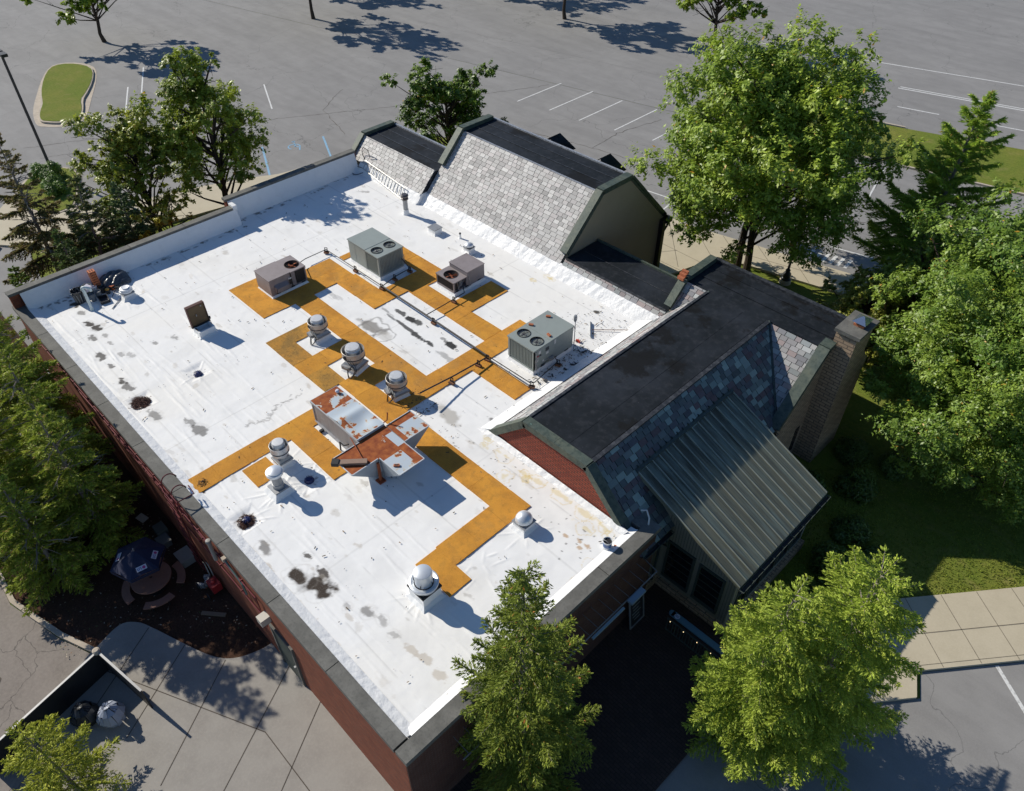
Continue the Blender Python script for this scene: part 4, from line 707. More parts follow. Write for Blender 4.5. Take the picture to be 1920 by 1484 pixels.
# small mauve units
def small_unit(stepped):
    t = thing('small_rooftop_unit', '', 'rooftop unit'); Wd, L = 1.2, 1.86; x0, x1, y0, y1 = -Wd / 2, Wd / 2, -L / 2, L / 2; ha, hb = (.86, .66) if stepped else (.92, .9)
    b = MB(); b.frus(x0 - .06, x1 + .08, y0 - .06, y1 + .06, -.02, x0 + .03, x1 + .02, y0 + .03, y1 - .03, .13); b.build('curb', skirt, t)
    ym = .12                                           # fan section is y > ym
    b = MB(); b.box(x0, x1, y0, ym, .12, ha); b.box(x0 - .02, x1 + .02, y0 - .02, ym + .02, ha, ha + .025)
    xs = x0 - (0 if stepped else .0)
    b.box(x0 + .02, x1 - .02, ym, y1, .12, .2)
    for (x, y) in ((x1, y1), (x0, y1), (x1, ym + .06)): b.box(x - .06 if x > 0 else x, x if x > 0 else x + .06, y - .06, y, .2, hb)
    if stepped: b.box(x0, x1 - .3, ym, ym + .06, .2, hb); b.box(x0, x0 + .03, ym, y1, .2, hb)
    else: b.box(x0, x0 + .03, ym, y1, .2, hb); b.box(x1 - .02, x1, ym, ym + .25, .2, hb)
    b.build('cabinet', cabp, t)
    b = MB(); fx, fy, fr = (-.02 if stepped else .1), (ym + y1) / 2 + .03, .33; X0, X1, Y0, Y1 = x0 - .02, x1 + .02, ym + .022, y1 + .02; n = 28; H = hb + .02
    cs = [(X1, Y0), (X1, Y1), (X0, Y1), (X0, Y0)]
    def edge(t_):
        c_, s_ = cos(t_), sin(t_); k = min(((X1 - fx) / c_ if c_ > 0 else (X0 - fx) / c_) if abs(c_) > 1e-6 else 9, ((Y1 - fy) / s_ if s_ > 0 else (Y0 - fy) / s_) if abs(s_) > 1e-6 else 9); return (fx + c_ * k, fy + s_ * k, H)
    A_ = sorted(set([round(2 * pi * k / n, 5) for k in range(n)] + [round(atan2(q[1] - fy, q[0] - fx) % (2 * pi), 5) for q in cs]))
    for i in range(len(A_)):
        a, c = A_[i], A_[(i + 1) % len(A_)]; b.face([(fx + fr * cos(a), fy + fr * sin(a), H), edge(a), edge(c), (fx + fr * cos(c), fy + fr * sin(c), H)])
    b.box(X0, X1, Y1 - .012, Y1, H - .05, H - .001); b.box(X1 - .012, X1, Y0, Y1, H - .05, H - .001); b.box(X0, X0 + .012, Y0, Y1, H - .05, H - .001); b.build('top_panel', cabp, t)
    b = MB(); b.lathe([(fr + .01, H + .015), (fr, H + .018), (fr - .005, H - .15), (fr - .03, H - .2), (0, H - .2)], (fx, fy, 0), 28); o = b.build('fan_shroud', mat('fan_shroud_brown', (.05, .03, .027), .7, layers=(('n', 20, .5, .7, (.16, .06, .04), .6),)), t)
    b = MB(); b.lathe([(.07, H - .12), (.07, H - .06), (0, H - .05)], (fx, fy, 0), 12)
    for k in range(4): a = k * pi / 2 + .3; p = [(.07, a), (.29, a - .25), (.3, a + .3), (.07, a + .35)]; b.face([(fx + r_ * cos(q), fy + r_ * sin(q), H - .1 + (.05 if i in (0, 1) else 0)) for i, (r_, q) in enumerate(p)])
    b.build('fan_blade', rusty, o)
    b = MB()
    for r_ in (.1, .17, .24, .31): b.tube([(fx + r_ * cos(2 * pi * k / 24), fy + r_ * sin(2 * pi * k / 24), H + .018) for k in range(25)], .004, 4, caps=False)
    b.build('fan_guard', cable, o)
    b = MB(); b.box(x1 - .045, x1 - .035, ym + (.3 if not stepped else .62), y1 - .06, .22, hb - .02); b.box(x0 + .05, x1 - .07, y1 - .05, y1 - .03, .22, hb - .02)
    for k in range(9): y = ym + .32 + k * .055; b.box(x1 - .035, x1 - .015, y, y + .012, .22, hb - .02) if not stepped else None
    for k in range(14): x = x0 + .1 + k * .075; b.box(x, x + .01, y1 - .03, y1 - .012, .22, hb - .02)
    b.build('condenser_coil', coild, t)
    b = MB()
    if not stepped:
        b.face([(x1 + .002, y0 + .2, .62), (x1 + .2, y0 + .2, .5), (x1 + .2, y0 + .85, .5), (x1 + .002, y0 + .85, .62)]); b.box(x1, x1 + .2, y0 + .2, y0 + .22, .3, .56); b.box(x1 + .18, x1 + .2, y0 + .2, y0 + .85, .3, .5); b.box(x1, x1 + .2, y0 + .83, y0 + .85, .3, .56)
        b.build('rain_hood', cabp, t); b = MB(); b.box(x1, x1 + .03, y0 + .95, y0 + 1.1, .35, .6); b.box(x1, x1 + .035, y0 + .93, y0 + 1.08, .62, .68, 1); b.build('control_box', [coild, lab], t)
    else:
        b.lathe([(.11, .2), (.12, .25), (.12, .5), (.08, .58), (0, .6)], (.35, ym + .25, 0), 12); b.tube([(.5, ym + .1, .5), (.6, ym + .35, .45), (.55, ym + .5, .25), (.4, ym + .45, .2)], .02, 6); b.tube([(.58, .05, .75), (.68, .05, .5), (.7, -.02, .2), (.66, .25, .14), (.66, .5, .2)], .015, 6); b.tube([(.45, ym + .5, .65), (.6, ym + .6, .6), (.64, ym + .55, .2)], .012, 6)
        b.build('compressor', galv, t)
    b = MB()
    for y in (y0 + .25, y0 + 1.0, y1 - .3): b.box(x1 - .01, x1 + .012, y, y + .18, .14, .19)
    b.build('base_slot', dark, t); return t
s0 = small_unit(False); s0.location = (6.88, 9.12, Z0); s0['label'] = 'mauve-grey rooftop air unit with one fan at the far left end of the amber walkway'
s2 = small_unit(True); s2.location = (12.42, 15.06, Z0); s2.rotation_euler = (0, 0, 0); s2['label'] = 'mauve-grey rooftop air unit with a lower open fan section, right of the tall grey-green one'
for c in list(s2.children) + [g for q in s2.children for g in q.children]:   # the fan end faces -y: mirror the shape in y
    me = c.data; A = np.empty(len(me.vertices) * 3, np.float32); me.vertices.foreach_get('co', A); A = A.reshape(-1, 3); A[:, 1] *= -1; me.vertices.foreach_set('co', A.ravel()); me.flip_normals(); me.update()
# upblast exhaust fans with open bowls
def bowl_fan(r, h, motor=.66, mtl=dirty, box=True):
    t = thing('exhaust_fan', '', 'exhaust fan'); b = MB(); hx = r * .78; skirted(b, hx, hx, h * .22, .08); b.build('curb', skirt, t)
    b = MB(); b.box(-hx - .03, hx + .03, -hx - .03, hx + .03, h * .22, h * .28); b.frus(-hx, hx, -hx, hx, h * .28, -hx * .8, hx * .8, -hx * .8, hx * .8, h * .38); b.build('base_plate', galv, t)
    b = MB(); b.lathe([(r * .62, h * .36), (r * .8, h * .47), (r * .94, h * .56), (r * 1.02, h * .6), (r * 1.02, h * .615), (r, h * .62), (r, h * .86), (r * 1.015, h * .87), (r * .985, h * .875), (r * .97, h * .86), (r * .93, h * .6), (r * .6, h * .5), (0, h * .5)], n=36); b.build('bowl', mtl, t)
    b = MB(); b.lathe([(r * .99 + .012, h * .63), (r * .99 + .014, h * .655), (r + .001, h * .66)], n=36); b.build('band', dark, t)
    b = MB(); q = r * motor; b.lathe([(q, h * .55), (q, h * .82), (q * 1.03, h * .84), (q * 1.03, h * .9), (q * .95, h * .93), (q * .95, h * .975), (q * .9, h), (0, h + .012)], n=32); b.build('motor_cover', alu, t)
    if box:
        b = MB(); b.obox((-hx * .2, -hx - .09, h * .3), (hx * 1.1, .1, .14), .1); b.obox((-hx * .2 + .05, -hx - .15, h * .3), (hx * .5, .03, .1), .1); b.build('switch_box', galv, t)
        b = MB()
        for k in range(3):
            a0 = -pi / 2 + .2 * k; b.tube(smoothpath([(r * .98 * cos(a0), r * .98 * sin(a0), h * .75), (r * 1.06 * cos(a0 + .3), r * 1.06 * sin(a0 + .3), h * .5), (hx + .04 * k, -hx - .08, h * .3), (hx * .6, -hx - .22 - .03 * k, .02), (hx * .1, -hx - .14, .12 + .1 * k), (hx * .4, -hx - .1, h * .32)], 5), .011, 5)
        b.build('cable', cable, t)
        b = MB(); b.obox((r * .99 * cos(-pi / 2 - .1), r * .99 * sin(-pi / 2 - .1), h * .73), (.1, .04, .09)); b.tube([(r * 1.0 * cos(-pi / 2 - .1) + .07 * cos(k * pi / 6), -r * 1.02, h * .73 + .07 * sin(k * pi / 6)) for k in range(13)], .008, 5); b.build('catch', dark, t)
    return t
f = bowl_fan(.40, 1.02); f.location = (11.3, 8.12, Z0); f['group'] = 'bowl-shaped exhaust fans on the walkway'; f['label'] = 'bowl exhaust fan on a rust-streaked white patch, farthest left of the row of three'
dup(f, (14.0, 7.98, Z0), .25, 'largest bowl exhaust fan, in the middle of the row of three', f['group'], 1.12)
dup(f, (16.42, 8.22, Z0), -.15, 'bowl exhaust fan by the rising gas pipe, right end of the row of three', f['group'], 1.0)
g = bowl_fan(.32, 1.1, .68, alu, False); g.location = (16.4, 3.1, Z0); g['label'] = 'bowl exhaust fan on a tall ribbed grey curb beside the small amber patch'
b = MB()
for k in range(4): z_ = .24 + k * .07; q = .3 + .02 * (k % 2); b.box(-q, q, -q, q, z_, z_ + .06)
b.build('ribbed_curb', galv, g)
# mushroom ventilator on a round stack
t = thing('mushroom_vent', 'round mushroom-capped vent on a tall grey stack, casting a keyhole shadow', 'roof vent', (17.4, 2.32, Z0))
b = MB(); b.frus(-.42, .42, -.42, .42, -.02, -.26, .26, -.26, .26, .2); off = Vector(t.location)
def at(mb, o):            # shift a local mesh builder to where its parent stands
    mb.v = [(p[0] + o[0], p[1] + o[1], p[2] + o[2]) for p in mb.v]; return mb
at(b, off).build('curb', skirt, t); b = MB(); b.box(-.27, .27, -.27, .27, .2, .26); b.lathe([(.2, .26), (.19, .42), (.17, .43), (.17, .92)], n=24); at(b, off).build('stack', galv, t)
b = MB(); b.lathe([(.17, .84), (.27, .86), (.29, .9), (.29, .96), (.285, .99), (.25, 1.01), (.24, 1.04), (.12, 1.085), (0, 1.095)], n=32); at(b, off).build('cap', alub, t)
# large exhaust fan with a tall bright drum
t = thing('drum_exhaust_fan', 'bright metal exhaust fan with a tall drum on a flared bowl', 'exhaust fan', (24.05, 3.2, Z0)); off = Vector(t.location)
b = MB(); b.frus(-.46, .46, -.46, .46, -.02, -.34, .34, -.34, .34, .12); b.box(-.34, .34, -.34, .34, .12, .5); at(b, off).build('curb', skirt, t)
b = MB(); b.box(-.37, .37, -.37, .37, .5, .56); at(b, off).build('base_plate', dark, t)
b = MB(); b.lathe([(.33, .56), (.4, .6), (.435, .68), (.45, .74), (.445, .77), (.4, .79), (.34, .76), (.3, .74)], n=40); at(b, off).build('bowl', alub, t)
b = MB(); b.lathe([(.27, .74), (.27, .8), (.262, .81), (.262, 1.0), (.275, 1.01), (.275, 1.2), (.268, 1.235), (.24, 1.25), (0, 1.262)], n=40); at(b, off).build('drum', alub, t)
b = MB()
for a in (-2.4, -1.0, .3): b.obox((.3 * cos(a), .3 * sin(a), .86), (.02, .02, .12))
at(b, off).build('clip', dark, t)
def dome_vent(loc, r, h, hc, label, ribbed=False, m=alub):
    t = thing('dome_vent', label, 'roof vent', loc); off = Vector(loc); b = MB(); c = r * .88; b.frus(-c - .12, c + .12, -c - .12, c + .12, -.02, -c, c, -c, c, .1); b.box(-c, c, -c, c, .1, hc); at(b, off).build('curb', skirt, t)
    b = MB(); b.box(-c - .03, c + .03, -c - .03, c + .03, hc, hc + .03); b.lathe([(r * .7, hc + .03), (r * .7, hc + .09)], n=24); at(b, off).build('base_plate', galv, t)
    b = MB(); q = h - hc - .08
    pr_ = [(r * .8, hc + .06), (r, hc + .09), (r * 1.0, hc + .12), (r * .97, hc + .16), (r * .85, hc + .08 + q * .55), (r * .8, hc + .08 + q * .6), (r * .55, hc + .08 + q * .85), (r * .3, hc + .08 + q * .97), (0, h)]
    if ribbed: pr_ = [(r * .8, hc + .03), (r * 1.02, hc + .06), (r * 1.02, hc + .12), (r * .95, hc + .13), (r, hc + .15), (r * .9, hc + .22), (r * .62, hc + .24), (r * .6, hc + .27), (r * .3, h - .01), (0, h)]
    b.lathe(pr_, n=32); at(b, off).build('dome', m, t)
dome_vent((24.3, 7.15, Z0), .29, .64, .28, 'round spun-metal dome vent right of the amber walkway near the front parapet')
dome_vent((10.75, 17.1, Z0), .22, .5, .26, 'small dome vent on a white curb near the slate slope')
dome_vent((2.72, 3.68, Z0), .27, .5, .24, 'flat ribbed white dome vent beside the tool pile', True, mat('white_cap', (.72, .73, .74), .45, .2))
t = thing('chimney_pipe_vent', 'grey round flue pipe with a dark bell cap near the slate slope', 'roof vent', (5.72, 17.25, Z0)); off = Vector(t.location)
b = MB(); b.lathe([(.2, -.02), (.155, .1), (.145, .26), (.135, .27)], n=24); at(b, off).build('curb', skirt, t); b = MB(); b.lathe([(.125, .2), (.125, .82), (.13, .83)], n=24); at(b, off).build('pipe', galv, t)
b = MB(); b.lathe([(.13, .8), (.185, .84), (.185, .9), (.13, .93), (.13, .98), (.195, 1.0), (.2, 1.06), (.15, 1.12), (0, 1.13)], n=28); at(b, off).build('cap', mat('sooty_cap', (.12, .11, .11), .45, .6), t)
b = MB(); b.frus(7.9, 8.55, 16.8, 17.4, R - .01, 7.98, 8.47, 16.87, 17.33, R + .08); b.box(7.98, 8.47, 16.87, 17.33, R + .08, R + .28); b.box(7.95, 8.5, 16.84, 17.36, R + .28, R + .33, 1); tag(b.build('capped_curb', [skirt, galv]), 'low square capped curb with a grey lid near the slate slope', 'roof curb')
b = MB(); x, y = 9.52, 17.62; b.lathe([(.09, -.01), (.06, .05), (.05, .1), (.05, .3), (.035, .3), (.035, .05)], (x, y, R), 14); b.lathe([(.052, .25), (.053, .31), (.03, .31)], (x, y, R), 14, 1); tag(b.build('plumbing_vent', [skirt, dark]), 'thin white plumbing vent pipe beside the small dome vent', 'vent pipe')
# gooseneck pipe
b = MB(); pth = smoothpath([(2.58, 2.1, R), (2.58, 2.1, R + .4), (2.58, 2.1, R + .95), (2.55, 2.08, R + 1.12), (2.62, 2.16, R + 1.18), (2.74, 2.3, R + 1.12), (2.76, 2.33, R + .98)], 5); b.tube(pth, [.085 if p[2] < R + .06 else .062 for p in pth], 14); tag(b.build('gooseneck_pipe', mat('pale_pvc', (.6, .68, .68), .5, layers=(('n', 3, .5, .75, (.42, .52, .53), .5),))), 'pale hooked vent pipe standing in front of the tool pile', 'vent pipe')
# roof hatch, lid open
t = thing('roof_hatch', 'brown roof hatch standing open on a white curb', 'roof hatch', (7.6, 4.85, Z0)); off = Vector(t.location)
b = MB(); b.frus(-.4, .34, -.45, .45, -.02, -.32, .27, -.36, .36, .06); 
for (a0, a1, c0, c1) in ((-.32, .27, -.36, -.28), (-.32, .27, .28, .36), (-.32, -.25, -.28, .28), (.2, .27, -.28, .28)): b.box(a0, a1, c0, c1, .06, .32)
b.box(-.25, .2, -.28, .28, .04, .05, 1); at(b, off).build('curb', [skirt, dark], t)
lid = mat('brown_hatch_paint', (.13, .085, .04), .55, .2, layers=(('n', 5, .45, .7, (.1, .062, .03), .6),)); lidr = mat('dark_red_lid', (.09, .03, .022), .6)
b = MB(); M_ = Matrix.Translation((-.24, 0, .36)) @ Matrix.Rotation(radians(-4), 4, 'Y')
def lbox(a, bb, m=0):
    q = [M_ @ Vector(p) for p in ((a[0], a[1], a[2]), (bb[0], a[1], a[2]), (bb[0], bb[1], a[2]), (a[0], bb[1], a[2]), (a[0], a[1], bb[2]), (bb[0], a[1], bb[2]), (bb[0], bb[1], bb[2]), (a[0], bb[1], bb[2]))]; b.hexa(q[:4], q[4:], m)
lbox((-.03, -.37, 0), (.0, .37, .9)); lbox((-.12, -.4, -.01), (-.03, .4, .93), 1); lbox((0, -.4, .88), (.05, .4, .93), 1); lbox((0, -.4, 0), (.05, -.37, .88), 1); lbox((0, .37, 0), (.05, .4, .88), 1)
lbox((.0, -.08, .4), (.04, -.05, .5), 2); lbox((0, .2, .76), (.03, .26, .8), 2); at(b, off).build('lid', [lid, lidr, galv], t)
b = MB(); b.tube([(.1, .33, .3), (-.2, .36, .72)], .012, 6); b.obox((-.2, .42, .48), (.06, .06, .12)); b.box(-.1, .1, -.34, -.3, .32, .36); b.box(-.28, -.2, -.42, .42, .3, .37); at(b, off).build('hinge', dark, t)
# ---- rusty duct with three flared hoods
rp = bpy.data.materials.new('peeling_paint_on_rust'); rp.use_nodes = True; N, L = nodes(rp); bs = N['Principled BSDF']; tc = N.new('ShaderNodeTexCoord')
n1 = N.new('ShaderNodeTexNoise'); n1.inputs['Scale'].default_value = 2.6; n1.inputs['Detail'].default_value = 9; n1.inputs['Roughness'].default_value = .6; L.new(tc.outputs['Object'], n1.inputs[0])
at_ = N.new('ShaderNodeAttribute'); at_.attribute_name = 'Col'
ad = N.new('ShaderNodeMath'); ad.operation = 'ADD'; L.new(n1.outputs[0], ad.inputs[0]); L.new(at_.outputs['Fac'], ad.inputs[1])
mr = N.new('ShaderNodeMapRange'); mr.inputs[1].default_value = .985; mr.inputs[2].default_value = 1.0; L.new(ad.outputs[0], mr.inputs[0])
n2 = N.new('ShaderNodeTexNoise'); n2.inputs['Scale'].default_value = 5; n2.inputs['Detail'].default_value = 8; L.new(tc.outputs['Object'], n2.inputs[0])
cr = N.new('ShaderNodeValToRGB'); cr.color_ramp.elements[0].position = .3; cr.color_ramp.elements[0].color = (.2, .04, .012, 1); cr.color_ramp.elements[1].position = .75; cr.color_ramp.elements[1].color = (.42, .13, .03, 1); L.new(n2.outputs[0], cr.inputs[0])
mx = N.new('ShaderNodeMix'); mx.data_type = 'RGBA'; L.new(mr.outputs[0], mx.inputs[0]); mr2 = N.new('ShaderNodeMapRange'); mr2.inputs[1].default_value = .93; mr2.inputs[2].default_value = .985; mr2.inputs[4].default_value = .8; L.new(ad.outputs[0], mr2.inputs[0]); mx0 = N.new('ShaderNodeMix'); mx0.data_type = 'RGBA'; L.new(mr2.outputs[0], mx0.inputs[0]); mx0.inputs[6].default_value = (.5, .56, .6, 1); mx0.inputs[7].default_value = (.58, .5, .36, 1); L.new(mx0.outputs[2], mx.inputs[6]); L.new(cr.outputs[0], mx.inputs[7]); L.new(mx.outputs[2], bs.inputs['Base Color'])
m2 = N.new('ShaderNodeMapRange'); m2.inputs[3].default_value = .42; m2.inputs[4].default_value = .9; L.new(mr.outputs[0], m2.inputs[0]); L.new(m2.outputs[0], bs.inputs['Roughness']); bs.inputs['Metallic'].default_value = .15
pt = mat('faded_blue_paint', (.36, .4, .43), .55, .2, layers=(('n', 2, .45, .7, (.28, .3, .32), .6), ('n', 14, .62, .75, (.3, .1, .05), .6)))
t = thing('rusty_duct', 'long sheet-metal duct with three flared hoods, its pale paint peeling to orange rust', 'duct', (17.9, 5.65, Z0)); w = Z0
b = MB(); b.frus(15.36, 18.35, 5.05, 6.3, w, 15.42, 18.25, 5.12, 6.22, w + .08); b.box(15.42, 18.22, 5.12, 6.22, w + .08, w + .98); b.box(15.38, 18.26, 5.08, 6.26, w + .93, w + .99); b.box(15.4, 15.46, 5.1, 5.16, w + .1, w + .95); b.box(15.9, 16.1, 5.112, 5.12, w + .5, w + .53); b.build('duct_body', mat('streaked_grey_paint', (.3, .3, .31), .6, .2, layers=(('n', 2, .4, .7, (.22, .2, .2), .6, (3, 3, .5)), ('n', 9, .6, .72, (.26, .1, .07), .5, (1, 1, .3)))), t)
def paint(v): return (v, v, v)
b = MB()      # the top is one finely divided sheet so that rust patches can follow its parts
def topsheet(mb, x0, x1, y0, y1, z, fn, st=.06, zf=None):
    nx, ny = max(2, int((x1 - x0) / st)), max(2, int((y1 - y0) / st))
    for i in range(nx):
        for j in range(ny):
            a0, a1 = x0 + (x1 - x0) * i / nx, x0 + (x1 - x0) * (i + 1) / nx; c0, c1 = y0 + (y1 - y0) * j / ny, y0 + (y1 - y0) * (j + 1) / ny
            zz = zf or (lambda x, y: z); mb.face([(a0, c0, zz(a0, c0)), (a1, c0, zz(a1, c0)), (a1, c1, zz(a1, c1)), (a0, c1, zz(a0, c1))], c=paint(fn((a0 + a1) / 2, (c0 + c1) / 2)))
topsheet(b, 15.4, 16.5, 5.1, 6.24, w + 1.05, lambda x, y: .62 - .25 * math.exp(-((x - 16.0) ** 2 + (y - 5.75) ** 2) / .09) - (.2 if x > 16.35 else 0))
b.box(15.38, 16.52, 5.08, 6.26, w + .985, w + 1.045, c=paint(.3))
def dent(x, y): return w + 1.1 + .05 * math.exp(-((x - 17.1) ** 2) / .05) - .06 * math.exp(-((x - 17.7) ** 2 + (y - 5.7) ** 2) / .12)
topsheet(b, 16.5, 18.24, 5.1, 6.24, 0, lambda x, y: (.50 if y < 5.35 and x > 16.9 else (.43 if x > 17.5 else .36)), .05, dent)
b.box(16.49, 18.26, 5.085, 5.1, w + 1.0, w + 1.1, c=paint(.36)); b.box(16.49, 18.26, 6.24, 6.255, w + 1.0, w + 1.1, c=paint(.36)); b.box(18.24, 18.27, 5.09, 6.25, w + .9, w + 1.1, c=paint(.3)); b.box(16.48, 16.5, 5.09, 6.25, w + 1.04, w + 1.1, c=paint(.3)); b.build('duct_lid', rp, t, merge=False)
b = MB(); b.box(18.24, 19.4, 5.12, 6.24, w + .3, w + .99, c=paint(.25)); topsheet(b, 18.26, 19.42, 5.1, 6.26, w + 1.0, lambda x, y: .8 - .37 * math.exp(-(((x - 18.75) / .28) ** 2 + ((y - 5.75) / .3) ** 2)) if (y < 5.95 or x < 18.7) else .25)
b.build('junction_box', rp, t)
creamm = mat('cream_undercoat', (.55, .42, .2), .8, layers=(('n', 4, .45, .7, (.45, .27, .08), .7),))
def hood(cx, cy, ax, label):       # ax: outward direction; flat top, slanted underside
    bb = MB(); d = Vector((ax[0], ax[1])); s_ = Vector((-d.y, d.x)); c_ = Vector((cx, cy)); o0, o1, hw = .0, 1.08, .53; zt = w + 1.02; 
    def P(o, s, z): q = c_ + d * o + s_ * s; return (q.x, q.y, z)
    rf = (lambda i, j: .72 if (i < 3 or j > 12) else .42) if ax != (0, -1) else (lambda i, j: .85)
    n = 18
    for i in range(n):
        for j in range(n): bb.face([P(o0 + (o1 - o0) * a, -hw + 2 * hw * e, zt) for a, e in ((i / n, j / n), ((i + 1) / n, j / n), ((i + 1) / n, (j + 1) / n), (i / n, (j + 1) / n))], c=paint(rf(i * 18 // n, j * 18 // n) + .0))
    bo = bb.build('hood_top', rp, t)
    k = MB(); q = .46
    k.hexa([P(.0, -q, w + .12), P(.12, -q, w + .12), P(.12, q, w + .12), P(.0, q, w + .12)], [P(0, -hw, zt - .01), P(o1, -hw, zt - .01), P(o1, hw, zt - .01), P(0, hw, zt - .01)])
    k.build('hood_side', pt, bo)
    k = MB()
    for s in (-1, 1): k.hexa([P(0, s * hw - .012, zt), P(o1, s * hw - .012, zt), P(o1, s * hw + .012, zt), P(0, s * hw + .012, zt)], [P(0, s * hw - .012, zt + .03), P(o1, s * hw - .012, zt + .03), P(o1, s * hw + .012, zt + .03), P(0, s * hw + .012, zt + .03)])
    k.hexa([P(o1 - .02, -hw, zt), P(o1 + .01, -hw, zt), P(o1 + .01, hw, zt), P(o1 - .02, hw, zt)], [P(o1 - .02, -hw, zt + .03), P(o1 + .01, -hw, zt + .03), P(o1 + .01, hw, zt + .03), P(o1 - .02, hw, zt + .03)])
    k.build('hood_rim', mat('hood_rim_paint', (.6, .62, .63), .5, .3), bo)
hood(18.88, 5.1, (0, -1), ''); hood(18.88, 6.27, (0, 1), ''); hood(19.43, 5.68, (1, 0), '')
b = MB(); b.tube([(18.1, 6.27, w + .95), (18.25, 6.4, w + 1.15), (18.2, 6.5, w + 1.42)], .022, 6); b.tube([(19.3, 4.65, w + 1.06), (18.0, 5.0, w + 1.09)], .02, 6, 0); b.box(19.42, 19.5, 5.0, 5.08, w, w + .9); b.box(19.33, 19.6, 4.9, 5.16, w - .005, w + .05); b.build('bracket', rusty, t)
b = MB(); b.obox((16.05, 4.95 + .0, w + .07), (.1, .16, .1)); b.tube([(17.3, 4.9, w + .02), (17.25, 4.95, w + .35), (17.45, 4.98, w + .3), (17.6, 5.08, w + .4)], .03, 8); b.build('spigot', dark, t)
b = MB(); b.obox((18.95, 4.35, w + 1.08), (1.05, .2, .1), .85); tag(b.build('board', mat('weathered_board', (.28, .19, .14), .8, layers=(('n', 3, .4, .7, (.2, .13, .1), .6, (1, 9, 1)),))), 'weathered plank lying across the left rusty hood', 'board')
b = MB(); b.obox((18.6, 3.95, w + 1.09), (.24, .24, .15), .75); tag(b.build('bracket_shoe', dark), 'black block at the end of the plank on the rusty hood', 'block')
b = MB(); b.obox((20.1, 5.35, w + 1.05), (.2, .09, .05), .8); b.obox((20.1, 5.35, w + 1.078), (.14, .05, .004), .8, 1); tag(b.build('brick', [clay, dark]), 'lone brick on the right rusty hood', 'brick')
b = MB(); b.lathe([(.03, 0), (.07, .05), (.08, .1), (.05, .15), (0, .16)], (15.75, 6.05, w + 1.05), 10); tag(b.build('crumpled_bag', mat('bag_plastic', (.6, .62, .7), .5)), 'small crumpled pale bag on the far end of the duct', 'bag')
# ---- gas piping on support blocks
gp = mat('black_pipe', (.02, .02, .022), .5, .3); zp = R + .24
def pipe(name, path, r, label, m=gp):
    b = MB(); b.tube(path, r, 8, caps=True); return tag(b.build(name, m), label, 'pipe')
pipe('gas_pipe', [(10.38, 12.1, zp), (13.98, 12.1, zp), (17.39, 12.08, zp)], .042, 'thick black gas pipe running straight across the middle of the roof')
pipe('gas_pipe', [(7.15, 10.1, zp + .1), (6.2, 10.5, zp + .06), (6.02, 10.9, zp), (6.02, 12.08, zp), (8.3, 12.1, zp), (10.36, 12.1, zp)], .02, 'thin black gas pipe from the left mauve unit round the corner to the thick pipe')
pipe('gas_pipe', [(10.4, 12.14, zp), (10.2, 13.0, zp), (10.15, 13.93, zp), (9.9, 13.98, zp), (9.75, 13.8, zp + .4)], .022, 'short black gas pipe along the near end of the tall grey-green unit')
pipe('gas_pipe', [(13.48, 12.14, zp), (13.46, 13.2, zp), (13.4, 14.4, zp), (13.1, 14.6, zp + .1)], .022, 'short black gas pipe branching to the right-hand mauve unit')
pipe('gas_pipe', [(17.4, 12.0, zp), (17.42, 10.2, zp + .12), (17.46, 8.5, zp + .34)], .03, 'black gas pipe rising toward the right-hand bowl exhaust fan')
pipe('gas_pipe', [(17.45, 12.1, zp), (19.75, 12.14, zp), (19.82, 12.3, zp), (19.6, 13.85, zp), (19.35, 13.9, zp + .1)], .02, 'thin black gas pipe to the unit with bricks on its lid')
pipe('gas_pipe', [(17.45, 12.02, zp - .05), (19.88, 12.02, zp - .05), (19.95, 12.15, zp - .05)], .014, 'thinnest black pipe running beside the one to the brick-topped unit')
wood = mat('support_block_wood', (.2, .09, .045), .85, layers=(('n', 10, .45, .7, (.1, .05, .03), .6),))
k = 0; sup = None
for (x, y, a, lb) in ((6.02, 12.08, .7, 'pipe support block at the far left elbow'), (8.33, 12.12, .1, 'pipe support block in front of the tall grey-green unit'), (10.36, 12.1, .1, 'pipe support block where the thin pipe meets the thick one'), (13.98, 12.1, .1, 'pipe support block under the middle of the thick pipe'), (17.4, 12.05, .2, 'pipe support block at the right end of the thick pipe'), (17.4, 11.55, .2, 'pipe support block just past the right pipe junction'), (17.43, 10.1, .1, 'pipe support block halfway along the rising pipe'), (19.8, 12.15, .5, 'pipe support block at the near corner of the brick-topped unit'), (19.62, 13.85, .3, 'pipe support block beside the brick-topped unit'), (13.43, 13.75, .1, 'pipe support block beside the right-hand mauve unit'), (10.15, 13.9, .2, 'pipe support block at the near corner of the tall grey-green unit'), (10.19, 12.98, .1, 'pipe support block midway along the near end of the tall grey-green unit')):
    if sup is None:
        sup = thing('pipe_support', lb, 'pipe support', (0, 0, 0), 'blocks under the gas pipes'); b = MB(); b.box(-.12, .12, -.07, .07, 0, .09); b.build('block', wood, sup); b = MB(); b.box(-.1, .1, -.02, .02, .09, .13); b.box(-.07, -.05, -.02, .02, .13, .3); b.box(.05, .07, -.02, .02, .13, .3); b.box(-.07, .07, -.02, .02, .285, .3); b.build('clamp', gp, sup); sup.location = (x, y, R + .04); sup.rotation_euler = (0, 0, a)
    else: dup(sup, (x, y, R + .04), a, lb)
